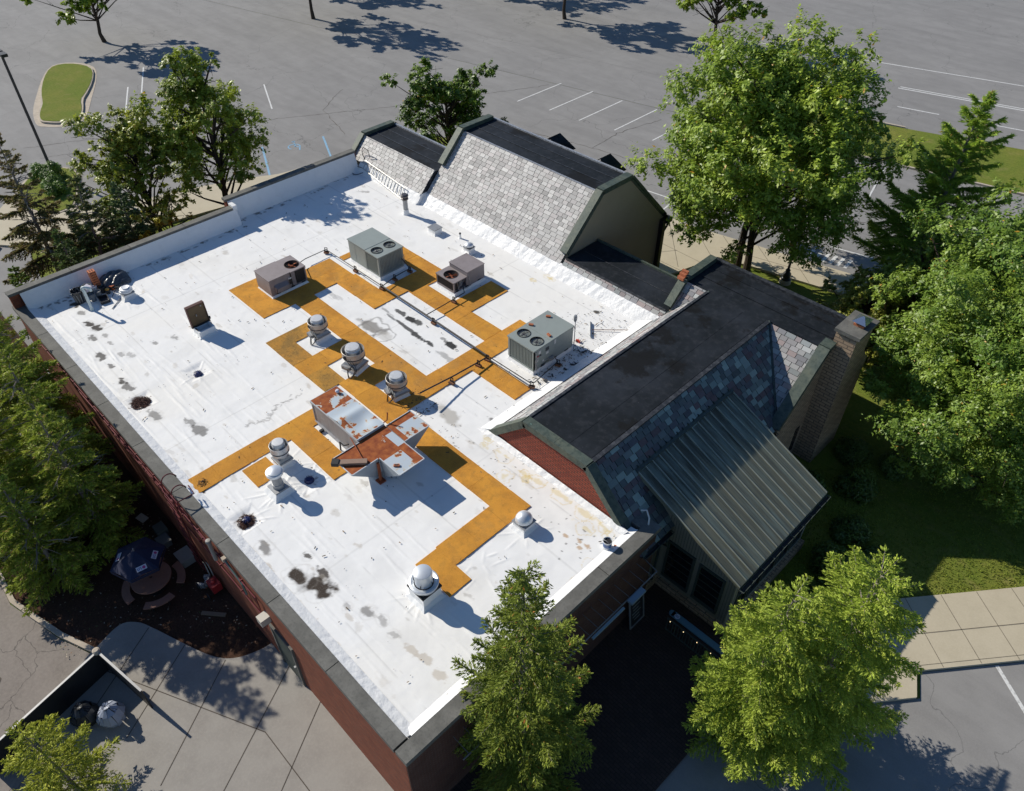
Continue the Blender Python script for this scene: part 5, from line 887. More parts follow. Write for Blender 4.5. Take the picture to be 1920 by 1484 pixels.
# ---- roof drains
blue = mat('blue_strainer', (.02, .03, .12), .4); drn = None
for (x, y, m_, lb) in ((9.82, 3.3, blue, 'dark roof drain strainer in the clean square recess'), (17.68, 3.3, blue, 'blue roof drain strainer in the shadow of the bowl fan by the small amber patch'), (17.72, .85, blue, 'roof drain strainer clogged with brown needles at the lower left edge')):
    b = MB(); b.lathe([(.17, 0), (.18, .02), (.14, .04), (.12, .1), (.06, .13), (0, .135)], (x, y, R - .045), 14)
    for q in range(10): a = q * pi / 5; b.tube([(x + .17 * cos(a), y + .17 * sin(a), R - .02), (x + .13 * cos(a), y + .13 * sin(a), R + .08), (x + .05 * cos(a), y + .05 * sin(a), R + .1)], .01, 5)
    tag(b.build('roof_drain', m_), lb, 'roof drain', 'roof drains')
def pile(name, x, y, r, n, col, label, cat):
    b = MB(); rs = random.Random(int(x * 10)); 
    for _ in range(n):
        q = r * math.sqrt(rs.random()); a = rs.uniform(0, 2 * pi); h = .1 * (1 - q / r) * rs.random(); p = Vector((x + q * cos(a), y + q * sin(a), R + .0 + h)); d = Vector((rs.gauss(0, 1), rs.gauss(0, 1), rs.gauss(0, .3))).normalized() * rs.uniform(.02, .05); s_ = Vector((rs.gauss(0, 1), rs.gauss(0, 1), rs.gauss(0, 1))).normalized() * .008
        k = rs.uniform(.5, 1.5); b.face([p - d - s_, p + d - s_, p + d + s_, p - d + s_], c=(k, k, k))
    return tag(b.build(name, mat(name + '_mat', col, .95, attr=True)), label, cat, None, 'stuff')
pile('needle_litter', 9.85, .92, .36, 900, (.09, .04, .03), 'heap of brown needles filling the square recess by the left edge', 'leaf litter')
pile('needle_litter', 17.75, .82, .3, 600, (.1, .045, .03), 'ring of brown needles round the clogged drain', 'leaf litter')
pile('needle_litter', 15.25, .62, .32, 600, (.1, .075, .06), 'heap of twigs on the amber walkway beside the red ladder', 'leaf litter')
b = MB(); rs = random.Random(5)
for _ in range(900):
    zone = rs.random()
    if zone < .2: x, y = rs.uniform(19.4, 20.3), rs.uniform(12.2, 15.6)
    elif zone < .35: x, y = rs.uniform(16.6, 18), rs.uniform(7.8, 8.9)
    elif zone < .5: x, y = rs.uniform(18, 20.3), rs.uniform(15, 18.2)
    else: x, y = rs.uniform(1, 27), rs.uniform(.5, 17.9)
    if x > 20.2 and y > 9: continue
    s_ = rs.choice([.012, .018, .03]); a = rs.uniform(0, pi); b.obox((x, y, R + .045), (s_ * rs.uniform(1, 4), s_, .008), a, c=rs.choice([(.05, .04, .03), (.1, .07, .04), (.03, .03, .03), (.25, .16, .08)]))
tag(b.build('roof_debris', mat('debris', (1, 1, 1), .9, attr=True)), 'bits of twig, slate and gravel scattered over the roof', 'debris', None, 'stuff')
b = MB(); rs = random.Random(8)
for k in range(14): p = Vector((rs.uniform(19.55, 20.5), rs.uniform(12.5, 15.3), R + .05)); s_ = (rs.uniform(.1, .3), rs.uniform(.03, .1), .02); b.obox(p, s_, rs.uniform(0, 3), c=(.04, .045, .05))
tag(b.build('slate_fragments', mat('fragment', (1, 1, 1), .8, attr=True)), 'broken dark slate pieces in the shadow of the brick-topped unit', 'slate', None, 'stuff')
# ---- ladder lying on the roof by the slate slope
lm = mat('ladder_aluminium', (.55, .53, .48), .45, .5)
t = thing('ladder', 'aluminium ladder with hooped rails leaning on the white flashing under the slate', 'ladder', (2.0, 18.3, R)); p0, p1 = Vector((-.2, 18.42, R + .3)), Vector((4.35, 18.0, R + .06)); q0, q1 = p0 + Vector((-.05, .32, .32)), p1 + Vector((-.1, .42, .42))
p0.x = .35; q0.x = .3; b = MB(); b.tube([p0, p1], .024, 6); b.build('rail', lm, t); b = MB(); b.tube([q0, q1], .024, 6); b.build('rail', lm, t)
for i in range(15): k = i / 14; b = MB(); b.tube([p0.lerp(p1, .03 + k * .95), q0.lerp(q1, .03 + k * .95)], .018, 6); b.build('rung', lm, t)
b = MB(); b.tube(smoothpath([q0, q0 + Vector((-.35, .1, .3)), q0 + Vector((-.2, .1, .65)), q0 + Vector((.25, .1, .6)), q0 + Vector((.35, .1, .2))], 5), .02, 6); b.tube(smoothpath([p0, p0 + Vector((-.5, -.1, -.05)), p0 + Vector((-.5, -.4, -.22)), p0 + Vector((.0, -.5, -.24)), p0 + Vector((.35, -.2, -.1))], 5), .02, 6); b.build('hoop', gp, t)
# ---- mast with a small antenna and the squeegee
b = MB(); b.tube([(19.33, 15.12, R), (19.33, 15.12, R + 1.55)], .018, 6); b.lathe([(.03, 1.42), (.07, 1.5), (.08, 1.66), (.06, 1.74), (0, 1.76)], (19.33, 15.1, R), 12); b.tube([(19.33, 15.12, R + 1.7), (19.4, 15.2, R + 1.85)], .008, 5); tag(b.build('antenna_mast', galv), 'thin mast with a small grey head at the far corner of the brick-topped unit', 'antenna')
b = MB(); b.tube([(19.06, 16.6, R + .06), (20.3, 17.75, R + .1)], .015, 6, 1); b.obox((19.03, 16.57, R + .05), (.06, 1.02, .06), atan2(-.73, .63) + pi / 2 + .0); b.obox((19.0, 16.55, R + .09), (.03, 1.02, .04), atan2(-.73, .63) + pi / 2, 2); tag(b.build('squeegee', [mat('squeegee_blade', (.3, .36, .42), .4, .3), wood, galv]), 'wide floor squeegee lying on the white roof right of the brick-topped unit', 'squeegee')
b = MB(); b.obox((19.1, 15.62, R + .05), (.14, .08, .08), .6); b.obox((19.22, 15.6, R + .05), (.06, .05, .1), 1); tag(b.build('red_bag', mat('red_plastic', (.5, .06, .03), .5)), 'scrap of red plastic on the white roof behind the brick-topped unit', 'rubbish')
# ---- paint bucket at the front corner
t = thing('bucket', 'blue and white bucket with black contents near the front corner', 'bucket', (26.75, 8.42, R + .01)); off = Vector(t.location)
b = MB(); b.lathe([(.13, 0), (.15, .34), (.155, .36), (.145, .36), (.14, .3)], n=24); b.lathe([(.14, .31), (0, .31)], n=24, m=1); b.lathe([(.1385, .12), (.1485, .3)], n=24, m=2); at(b, off).build('pail', [mat('pail_white', (.65, .68, .7), .4), dark, mat('pail_blue', (.05, .12, .3), .4)], t)
b = MB(); b.tube([(.15 * cos(a), .15 * sin(a) * .2 - .1, .3 + .1 * sin(a)) for a in [k * pi / 8 for k in range(9)]], .006, 5); at(b, off).build('handle', galv, t)
b = MB(); b.obox((26.95, 8.62, R + .05), (.12, .08, .08), .5); tag(b.build('rag', clay), 'small orange-brown rag beside the blue bucket', 'rag')
# ---- tool pile in the far left corner
trash = mat('black_plastic', (.025, .027, .03), .35); greyp = mat('grey_plastic', (.16, .17, .18), .5); white = mat('white_plastic', (.75, .74, .78), .5)
t = thing('bin', 'black ribbed bin full of tools in the pile by the parapet', 'bin', (1.62, 2.02, R + .01)); off = Vector(t.location)
b = MB(); b.lathe([(.2, 0), (.26, .55), (.28, .56), (.28, .6), (.26, .6), (.24, .45), (0, .45)], n=24); at(b, off).build('bin_body', trash, t)
b = MB()
for k in range(12): a = k * pi / 6; b.tube([(.21 * cos(a), .21 * sin(a), .04), (.265 * cos(a), .265 * sin(a), .5)], .02, 5)
at(b, off).build('bin_rib', greyp, t)
b = MB(); rs = random.Random(2)
for k in range(9): p = Vector((rs.uniform(-.15, .15), rs.uniform(-.15, .15), .45)); b.tube([p, p + Vector((rs.uniform(-.15, .15), rs.uniform(-.15, .15), rs.uniform(.12, .32)))], .016, 5)
at(b, off).build('tool', mat('tool_steel', (.1, .11, .13), .4, .5), t)
b = MB(); x, y = 1.35, 2.5; b.lathe([(.16, 0), (.2, .44), (.21, .46), (.19, .46), (.17, .4), (0, .4)], (x, y, R + .01), 22); tag(b.build('pail', mat('green_grey_pail', (.1, .13, .12), .5)), 'dark green-grey pail with a paper sack beside the ribbed bin', 'bucket')
b = MB(); b.obox((1.6, 2.45, R + .5), (.26, .3, .18), .4, 0, None, .2); tag(b.build('paper_sack', mat('pink_paper', (.72, .66, .72), .8)), 'pale pinkish sack lying on top of the tool pile', 'sack')
t = thing('flue_block', 'upright stack of perforated red clay flue blocks in the tool pile', 'flue block', (1.15, 2.98, R + .01)); off = Vector(t.location)
b = MB(); b.box(-.14, .14, -.14, .14, 0, .95); 
for s in (-1, 1): b.box(-.1, .1, s * .05 - .025, s * .05 + .025, .95, .952, 1)
for i in range(8):
    for j in range(4): z_ = .06 + i * .115; q = -.1 + j * .065; b.box(q - .02, q + .02, -.143, -.139, z_, z_ + .06, 1); b.box(.139, .143, q - .02, q + .02, z_, z_ + .06, 1)
at(b, off).build('clay_block', [clay, mat('clay_hole', (.08, .025, .012), .9)], t)
def tarp():
    n = 30; X, Y = np.meshgrid(np.linspace(.62, 1.75, n), np.linspace(3.15, 4.35, n)); k = np.clip(1.3 - ((X - 1.15) / .62) ** 2 - ((Y - 3.75) / .68) ** 2, 0, 1)
    Zz = R + .03 + .3 * k ** .6 * (.6 + .6 * fbm(X, Y, 2.2, 3)) + .1 * np.abs(np.sin(X * 8 + Y * 5 + 3 * fbm(X, Y, 2, 4))) * k ** .5
    b = MB()
    for j in range(n - 1):
        for i in range(n - 1):
            if k[j, i] > 0.02: b.face([(X[q], Y[q], Zz[q]) for q in ((j, i), (j, i + 1), (j + 1, i + 1), (j + 1, i))], sm=True)
    tag(b.build('tarpaulin', mat('grey_tarp', (.045, .05, .06), .28, spec=.7, bump=(14, .5, .03))), 'crumpled dark grey tarpaulin heaped against the back parapet', 'tarpaulin')
tarp()
for (x, y, r, h, m_, lb) in ((1.82, 2.75, .13, .3, greyp, 'small grey tub at the front of the tool pile'), (1.6, 3.02, .14, .28, trash, 'black tub in the middle of the tool pile'), (1.85, 3.15, .11, .2, trash, 'black tub with an orange lid in the tool pile'), (1.95, 2.45, .12, .34, greyp, 'grey can beside the gooseneck pipe'), (1.35, 2.78, .12, .3, white, 'white tub behind the grey tubs of the tool pile')):
    b = MB(); b.lathe([(r * .85, 0), (r, h), (r * 1.05, h), (r * .95, h - .02), (r * .9, h - .06), (0, h - .06)], (x, y, R + .01), 18)
    if 'orange' in lb: b.lathe([(r * .8, h), (r * .8, h + .03), (0, h + .03)], (x, y, R + .01), 18, 1)
    tag(b.build('tub', [m_, mat('orange_plastic', (.7, .33, .04), .5)]), lb, 'tub', 'tubs in the tool pile')
b = MB(); b.box(-.28, .28, -.2, .2, 0, .02)
for q in ((-.28, .28, -.2, -.17), (-.28, .28, .17, .2), (-.28, -.25, -.2, .2), (.25, .28, -.2, .2)): b.box(*q, .02, .12)
b.v = [tuple(Matrix.Rotation(-.15, 4, 'Z') @ Vector(p) + Vector((2.28, 2.78, R + .02))) for p in b.v]; tag(b.build('tray', trash), 'black mixing tray lying in front of the tool pile', 'tray')
b = MB(); b.obox((1.85, 3.55, R + .14), (.5, .12, .06), .9, 0, None, .15); b.obox((1.7, 3.42, R + .12), (.16, .18, .2), .4, 1); b.tube([(1.95, 3.5, R + .15), (2.25, 3.15, R + .03)], .015, 5, 0); b.obox((1.95, 3.7, R + .1), (.3, .2, .03), 1.2, 2); tag(b.build('tool_heap', [gp, rusty, greyp]), 'small heap of metal tools beside the ribbed dome vent', 'tools')
b = MB(); b.tube([(2.65, 3.35, R + .03), (3.15, 2.75, R + .03)], .02, 6); tag(b.build('rod', galv), 'thin grey rod lying in front of the ribbed dome vent', 'rod')
# bricks holding down the green coping
for i, (y, z_) in enumerate(((20.0, 6.16), (20.12, 6.28), (20.26, 6.36))):
    b = MB()
    for q in range(2): b.obox((20.86, y, z_ + .03 + q * .07), (.3, .1, .065), 0, 0)
    for q in range(5): b.obox((20.74 + q * .055, y, z_ + .134), (.02, .04, .003), 0, 1)
    tag(b.build('brick', [clay, dark]), ('lowest pair of orange bricks on the short green coping', 'middle pair of orange bricks on the short green coping', 'highest pair of orange bricks on the short green coping')[i], 'brick', 'bricks on the green coping')
# ---------------------------------------------------------------- trees and shrubs
def rnd3(g, n): v = g.normal(size=(n, 3)); return v / np.linalg.norm(v, axis=1, keepdims=True)
def leafmesh(name, C, U, V, col, m, parent, tri=False):
    n = len(C); off = np.array(wloc(parent)); q = np.stack([C - U, C - V * .9 + U * .1, C + U, C + V * .9 + U * .1], 1).reshape(-1, 3) - off
    me = bpy.data.meshes.new(name); me.vertices.add(4 * n); me.vertices.foreach_set('co', q.astype(np.float32).ravel()); me.loops.add(4 * n); me.loops.foreach_set('vertex_index', np.arange(4 * n, dtype=np.int32))
    me.polygons.add(n); me.polygons.foreach_set('loop_start', np.arange(0, 4 * n, 4, dtype=np.int32))
    a = me.attributes.new('Col', 'FLOAT_COLOR', 'FACE'); cc = np.ones((n, 4), np.float32); cc[:, :3] = np.minimum(np.array(col) * np.array([2.3, 2.1, 1.5]), .6); a.data.foreach_set('color', cc.ravel()); me.materials.append(m); me.update(); me.validate()
    o = bpy.data.objects.new(name, me); S.collection.objects.link(o); o.parent = parent; return o
bark = mat('bark', (.075, .058, .045), .95, spec=.1, layers=(('n', 12, .4, .7, (.035, .027, .02), .7, (3, 3, .6)),), bump=(20, .5, .02)); barkg = mat('grey_bark', (.24, .21, .18), .95, spec=.1)
leafm = mat('leaf', (1, 1, 1), .45, attr=True, spec=.45, trans=.32); needlem = mat('needle', (1, 1, 1), .6, attr=True, spec=.3, trans=.3)
def dec_tree(x, y, h, r, label, z0=None, seed=0, col=(.085, .145, .02), col2=(.14, .19, .03), n=42000, leaf=.085, trunks=((0, 0),), rz=None, name='deciduous_tree', group=None, clumps=110, lean=(0, 0), gap=0, tr=.16):
    g = np.random.default_rng(seed); rs = random.Random(seed); t = thing(name, label, 'tree', (x, y, 0), group); rz = rz or h * .36; cz = h - rz; z0 = z0 or max(.6, cz - rz * .95)
    cen = np.array([x + lean[0], y + lean[1], cz])
    d = rnd3(g, clumps); d[:, 2] = np.where(d[:, 2] < -.75, -d[:, 2], d[:, 2]); rad = .45 + .55 * g.random(clumps) ** .5
    P = cen + d * rad[:, None] * np.array([r, r, rz]) * (1 + .18 * g.normal(size=(clumps, 1)))
    if gap: P = P[g.random(len(P)) > gap]
    P[:, 2] = np.maximum(P[:, 2], z0 + .2)
    cr = (r + rz) / 2 * (.16 + .13 * g.random(len(P))); share = cr ** 2 / (cr ** 2).sum(); Cs, Ns, ks = [], [], []
    for i, p in enumerate(P):
        m = max(40, int(n * share[i])); # each clump is a spray of small twigs
        tw = max(6, m // 26); td = rnd3(g, tw); td[:, 2] = td[:, 2] * .75 + .12; tl = cr[i] * (.65 + .5 * g.random(tw)); k = g.integers(0, tw, m); s_ = .35 + .65 * g.random(m) ** .6
        q = p + td[k] * (tl[k] * s_)[:, None] + g.normal(size=(m, 3)) * .055 * cr[i] * 1.5; q[:, 2] -= .12 * cr[i] * s_ ** 2
        Cs.append(q); nn = td[k] * .8 + .8 * rnd3(g, m) + np.array([-.35, -.1, .9]); Ns.append(nn); ks.append(np.full(m, g.random()))
    C = np.concatenate(Cs); Nn = np.concatenate(Ns); Nn /= np.linalg.norm(Nn, axis=1, keepdims=True); k = np.concatenate(ks); m = len(C)
    a = rnd3(g, m); U = np.cross(Nn, a); U /= np.linalg.norm(U, axis=1, keepdims=True); V = np.cross(Nn, U); s_ = leaf * (.6 + .8 * g.random(m)); mixk = np.clip(k + .25 * g.normal(size=m), 0, 1)[:, None]
    col_ = np.array(col) * (1 - mixk) + np.array(col2) * mixk; col_ = col_ * (.75 + .5 * g.random((m, 1)))
    yel = g.random(m) < .006; col_[yel] = (.32, .16, .03)
    leafmesh('crown', C, U * s_[:, None], V * (s_ * .5)[:, None], col_, leafm, t)
    for (ox, oy) in trunks:
        b = MB(); R0 = h * .018 + .05 if tr is None else tr; base = Vector((x + ox, y + oy, 0)); topp = Vector((x + lean[0] * .8 + ox * .5, y + lean[1] * .8 + oy * .5, cz + rz * .45)); pth = [base + (topp - base) * k_ + Vector((rs.gauss(0, .06), rs.gauss(0, .06), 0)) * (1 if 0 < k_ < 1 else 0) for k_ in (0, .12, .3, .5, .75, 1)]
        b.tube(pth, [R0 * 1.35, R0, R0 * .85, R0 * .65, R0 * .4, .03], 10)
        for i in range(0, len(P), max(1, len(P) * len(trunks) // 46)):
            p = Vector(P[i]); zz = max(z0 * .8, min(p.z - hypot(p.x - x, p.y - y) * .75, topp.z - .3)); f = zz / topp.z; s0 = base.lerp(topp, f); mid = s0.lerp(p, .5) + Vector((rs.gauss(0, .15), rs.gauss(0, .15), rs.uniform(-.1, .3))); b.tube([s0, mid, p], [R0 * .32 * (1 - f * .5) + .02, R0 * .2 + .01, .012], 6, caps=False)
            for j in range(3): q = mid.lerp(p, rs.random()); e = q + Vector((rs.gauss(0, 1), rs.gauss(0, 1), rs.gauss(.2, .7))) * cr[i] * .7; b.tube([q, e], [.02, .006], 4, caps=False)
        b.build('trunk', bark, t)
    return t
def conifer(x, y, h, r, label, seed=0, z0=.5, col=(.05, .085, .02), col2=(.11, .16, .035), dens=11, pw=.85, droop=.25, rise=.25, sp=.085, name='spruce_tree', group=None, thin=1.0, lean=(0, 0), bare=0, sprig=(.075, .02), brk=None, gaps=0, fluff=3, seg=.085, dead=0):
    g = np.random.default_rng(seed); rs = random.Random(seed); t = thing(name, label, 'tree', (x, y, 0), group); T = MB(); Cs, Us, Ks = [], [], []
    T.tube([(x, y, 0), (x + lean[0] * .4, y + lean[1] * .4, h * .4), (x + lean[0], y + lean[1], h)], [.03 + h * .014, .02 + h * .009, .012], 8)
    nb = int((h - z0) * dens); ph = 0
    for i in range(nb):
        z = z0 + (h - z0) * (i + rs.random() * .8) / nb; f = (z - z0) / (h - z0); L = r * max(.06, (1 - f)) ** pw * rs.uniform(.72, 1.12); ph += 2.4 + rs.gauss(0, .25)
        if gaps and rs.random() < gaps: L *= rs.uniform(.2, .6)
        o = np.array([x + lean[0] * z / h, y + lean[1] * z / h, z]); d = np.array([cos(ph), sin(ph), 0]); s_ = np.array([-sin(ph), cos(ph), 0]); up0 = rise + .55 * f; 
        def pt(u): return o + d * (L * u) + np.array([0, 0, 1]) * L * (up0 * u - (droop + .15) * u * u + .12 * u ** 4)
        T.tube([pt(u) for u in (0, .35, .7, 1)], [.012 + L * .012, .01 + L * .007, .008, .004], 4, caps=False)
        nt = max(5, int(L * 13 * thin)); us = .12 + .9 * (np.arange(nt) + g.random(nt)) / nt
        if rs.random() < bare: us = us[us > .75]
        for u in us:
            u = min(u, 1.0)
            for sd_ in (-1, 1, 0):
                if sd_ == 0 and rs.random() < .45: continue
                l = (L * .42 * (1 - u) ** .8 + .13) * rs.uniform(.6, 1.15); dr = d * (.75 + .2 * rs.random()) + s_ * sd_ * (.75 + .3 * rs.random()) + np.array([0, 0, (.28 if sd_ == 0 else rs.uniform(-.25, .12)) + .25 * f]); dr /= np.linalg.norm(dr)
                m = max(2, int(l / seg)); k = (np.arange(m) + .6) / m; q = pt(u) + dr * (l * k)[:, None] + np.array([0, 0, -1]) * (.22 * l * k ** 2)[:, None]
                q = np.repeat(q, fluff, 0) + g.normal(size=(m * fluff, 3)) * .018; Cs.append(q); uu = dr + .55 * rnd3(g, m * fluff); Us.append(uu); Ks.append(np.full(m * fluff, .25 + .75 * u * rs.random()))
    for _ in range(24): q = np.array([[x + lean[0], y + lean[1], h - .3 + .35 * rs.random()]]); Cs.append(q); Us.append(rnd3(g, 1) + np.array([[0, 0, 1.2]])); Ks.append(np.ones(1))
    C = np.concatenate(Cs); U = np.concatenate(Us); U /= np.linalg.norm(U, axis=1, keepdims=True); K = np.concatenate(Ks)[:, None]; m = len(C); a = rnd3(g, m) + np.array([0, 0, .0]); V = np.cross(U, a); V /= np.linalg.norm(V, axis=1, keepdims=True)
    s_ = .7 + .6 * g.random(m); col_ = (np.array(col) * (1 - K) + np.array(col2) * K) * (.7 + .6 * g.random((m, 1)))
    if brk is not None: kk = g.random(m) < brk[0]; col_[kk] = np.array(brk[1]) * (.6 + .8 * g.random((int(kk.sum()), 1)))
    for _ in range(dead):
        z = rs.uniform(.35, .92) * h; a = rs.uniform(0, 6.3); L = r * (1 - z / h) ** pw * rs.uniform(.8, 1.15); p = Vector((x, y, z)); e = p + Vector((cos(a) * L, sin(a) * L, rs.uniform(-.1, .3) * L)); T.tube([p, p.lerp(e, .6) + Vector((0, 0, .1)), e], [.025, .018, .006], 5, caps=False)
        for j in range(3): q = p.lerp(e, rs.uniform(.4, .9)) + Vector((0, 0, .08)); T.tube([q, q + Vector((cos(a + rs.uniform(-.9, .9)), sin(a + rs.uniform(-.9, .9)), rs.uniform(-.2, .3))) * L * .3], [.012, .004], 4, caps=False)
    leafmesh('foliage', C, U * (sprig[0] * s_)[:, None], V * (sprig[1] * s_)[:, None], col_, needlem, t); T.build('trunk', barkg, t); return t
def shrub(x, y, r, h, label, seed=0, col=(.05, .085, .018), col2=(.1, .15, .03), n=5000, leaf=.06, name='shrub', group=None, z=.0, cl=14):
    g = np.random.default_rng(seed); t = thing(name, label, 'shrub', (x, y, z), group); d = rnd3(g, cl); d[:, 2] = np.abs(d[:, 2]); P = np.array([x, y, z + h * .15]) + d * np.array([r * .6, r * .6, h * .55]); cr = min(r, h) * (.35 + .2 * g.random(cl)); k = g.integers(0, cl, n)
    dd = rnd3(g, n); C = P[k] + dd * (cr[k] * (.75 + .3 * g.random(n)))[:, None]; C[:, 2] = np.maximum(C[:, 2], z + .02); Nn = dd + .7 * rnd3(g, n) + np.array([0, 0, .3]); Nn /= np.linalg.norm(Nn, axis=1, keepdims=True)
    U = np.cross(Nn, rnd3(g, n)); U /= np.linalg.norm(U, axis=1, keepdims=True); V = np.cross(Nn, U); s_ = leaf * (.6 + .7 * g.random(n)); mk = g.random(cl)[k][:, None]; cc = (np.array(col) * (1 - mk) + np.array(col2) * mk) * (.75 + .5 * g.random((n, 1)))
    leafmesh('foliage', C, U * s_[:, None], V * (s_ * .55)[:, None], cc, leafm, t)
    b = MB(); rs = random.Random(seed)
    for i in range(6): b.tube([(x, y, z), tuple(P[i % cl])], [.03, .008], 5, caps=False)
    b.build('stem', bark, t); return t
# back left, behind the parapet
conifer(-5.9, 3.0, 9.0, 2.4, 'tall thin-crowned spruce with bare brown lower boughs, at the far left edge behind the parapet', 1, 2.0, (.07, .075, .03), (.12, .12, .045), dens=9, thin=.8, bare=.2, dead=30, brk=(.35, (.1, .075, .055)), lean=(-1.2, .2), sprig=(.1, .03))
conifer(-4.0, 4.7, 6.9, 2.6, 'dark grey-green spruce behind the parapet, right of the tall thin-crowned one', 2, .8, (.045, .065, .03), (.09, .12, .05), dens=11, thin=.95, bare=.06, dead=14, brk=(.15, (.09, .07, .05)), lean=(-.6, .5), sprig=(.1, .03))
conifer(-3.2, 6.5, 6.2, 2.2, 'bluish spruce behind the parapet, beside the small yellowish tree', 3, .4, (.04, .07, .04), (.08, .12, .06), dens=12, thin=1.0, lean=(-.8, .2), sprig=(.1, .03))
conifer(-2.1, 3.0, 5.9, 2.0, 'short dark spruce pressed against the back of the parapet', 4, .3, (.035, .06, .025), (.07, .11, .04), dens=12, thin=1.0, sprig=(.09, .028))
conifer(-2.3, .7, 4.9, 1.4, 'small green conifer outside the far left roof corner', 5, .3, (.045, .08, .02), (.09, .14, .03), dens=10, thin=.7, sprig=(.09, .028))
dec_tree(-6.4, 8.8, 8.1, 2.6, 'leafy tree with dark leaning limbs left of the taller pale-trunked one', seed=6, n=26000, leaf=.1, lean=(-1.0, .2), col=(.09, .13, .022), col2=(.18, .21, .04), gap=.1, clumps=95, rz=3.0, tr=.14, trunks=((0, 0),))
dec_tree(-4.9, 12.4, 11.0, 2.7, 'tall leafy tree with a pale upright trunk rising behind the step in the parapet', seed=7, n=34000, leaf=.1, lean=(-.7, .5), col=(.09, .13, .02), col2=(.17, .22, .035), gap=.16, clumps=110, rz=4.3, tr=.2)
dec_tree(-3.0, 8.3, 5.2, 1.4, 'small yellowish tree with several thin stems just behind the parapet', seed=8, n=9000, leaf=.08, col=(.15, .16, .03), col2=(.27, .26, .05), gap=.2, clumps=46, rz=1.9, trunks=((0, 0), (.2, .15), (-.15, .2)), tr=.06)
for i, (x, y, r, h, lb) in enumerate(((-2.0, 9.9, .9, 3.6, 'reddish-green shrub behind the parapet near its step'), (-2.4, 11.2, .7, 4.3, 'bright green shrub at the foot of the pale-trunked tree'), (-1.8, 7.4, .8, 4.4, 'olive shrub between the yellowish tree and the bluish spruce'))):
    shrub(x, y, r, h, lb, 20 + i, (.07, .085, .03), (.12, .13, .04), 5000, .07)
dec_tree(-4.2, 28.7, 6.2, 3.1, 'dense dark green tree behind the low black roof at the top', seed=9, n=30000, leaf=.11, col=(.035, .07, .014), col2=(.09, .15, .02), rz=2.8, clumps=70, z0=.3)
for i, (x, y, z_) in enumerate(((-21.2, 7.2, 1.2), (-20.7, 7.8, 1.4), (-20.0, 7.4, 1.1), (-19.3, 7.2, .9), (-18.5, 7.0, .8))):
    shrub(x, y, .75, z_, ('round clipped bush at the far end of the island, left of the lamp post', 'tallest round clipped bush, at the foot of the lamp post on the island', 'round clipped bush in the middle of the island', 'low clipped bush on the near half of the island', 'lowest clipped bush at the near tip of the island')[i], 30 + i, (.04, .08, .015), (.07, .13, .02), 3500, .06, z=.15)
# right-hand side
dec_tree(18.1, 31.0, 12.2, 5.2, 'big spreading tree with two dark trunks on the lawn strip beyond the chimney', seed=110, n=140000, leaf=.105, trunks=((-.35, .05), (.4, -.15)), col=(.08, .135, .02), col2=(.17, .235, .04), rz=5.0, clumps=230, gap=.06, tr=.2, z0=2.6)
conifer(26.0, 33.6, 11.4, 3.9, 'tall feathery pine with long upswept boughs beyond the large right-hand trees', 11, 2.4, (.09, .15, .028), (.2, .3, .05), dens=8.5, pw=.72, droop=.05, rise=.3, name='pine_tree', thin=.8, sprig=(.17, .019), fluff=8, seg=.16, gaps=.2, brk=(.03, (.2, .12, .05)))
dec_tree(30.6, 27.2, 9.6, 3.4, 'green tree behind the largest one at the right edge', seed=12, n=80000, leaf=.085, col=(.055, .105, .018), col2=(.115, .175, .035), rz=4.2, clumps=150, z0=.8)
dec_tree(32.7, 23.9, 9.3, 3.5, 'largest green tree, filling the right edge above the lit lawn', seed=13, n=140000, leaf=.066, col=(.058, .11, .02), col2=(.12, .18, .036), rz=4.6, clumps=200, z0=.5)
dec_tree(27.6, 30.0, 6.5, 2.0, 'slender green tree between the pine and the large right-hand trees', seed=14, n=34000, leaf=.085, col=(.065, .115, .02), col2=(.125, .18, .035), rz=3.0, clumps=80, z0=.4)
dec_tree(26.0, 28.2, 4.6, 2.1, 'small rounded olive-green tree right behind the chimney', seed=15, n=34000, leaf=.075, col=(.08, .11, .02), col2=(.16, .18, .04), rz=2.2, clumps=60, z0=.2)
dec_tree(38.5, 31, 9, 4, 'green tree partly cut off by the right edge of the view', seed=16, n=50000, leaf=.1, rz=4, clumps=100, z0=.6)
for i, (x, y, r, h) in enumerate(((29.3, 22.3, .8, .9), (30.4, 20.6, .9, 1.0), (31.3, 18.3, .8, .8), (31.5, 16.3, .9, .9), (32.0, 14.3, .8, .9), (30.9, 22.8, .7, .8), (32.4, 17.6, .6, .7), (28.9, 19.2, .7, .9))):
    shrub(x, y, r, h, ('low dark shrub at the foot of the chimney', 'dark shrub in shade halfway between chimney and lit lawn', 'dark shrub beside the far end of the bay', 'dark shrub in front of the middle of the bay', 'dark shrub in front of the near corner of the bay', 'small dark shrub beyond the one at the chimney foot', 'smallest dark shrub at the edge of the shaded lawn', 'dark shrub in the angle between bay and stone gable')[i], 50 + i, (.03, .055, .015), (.06, .1, .025), 4200, .06)
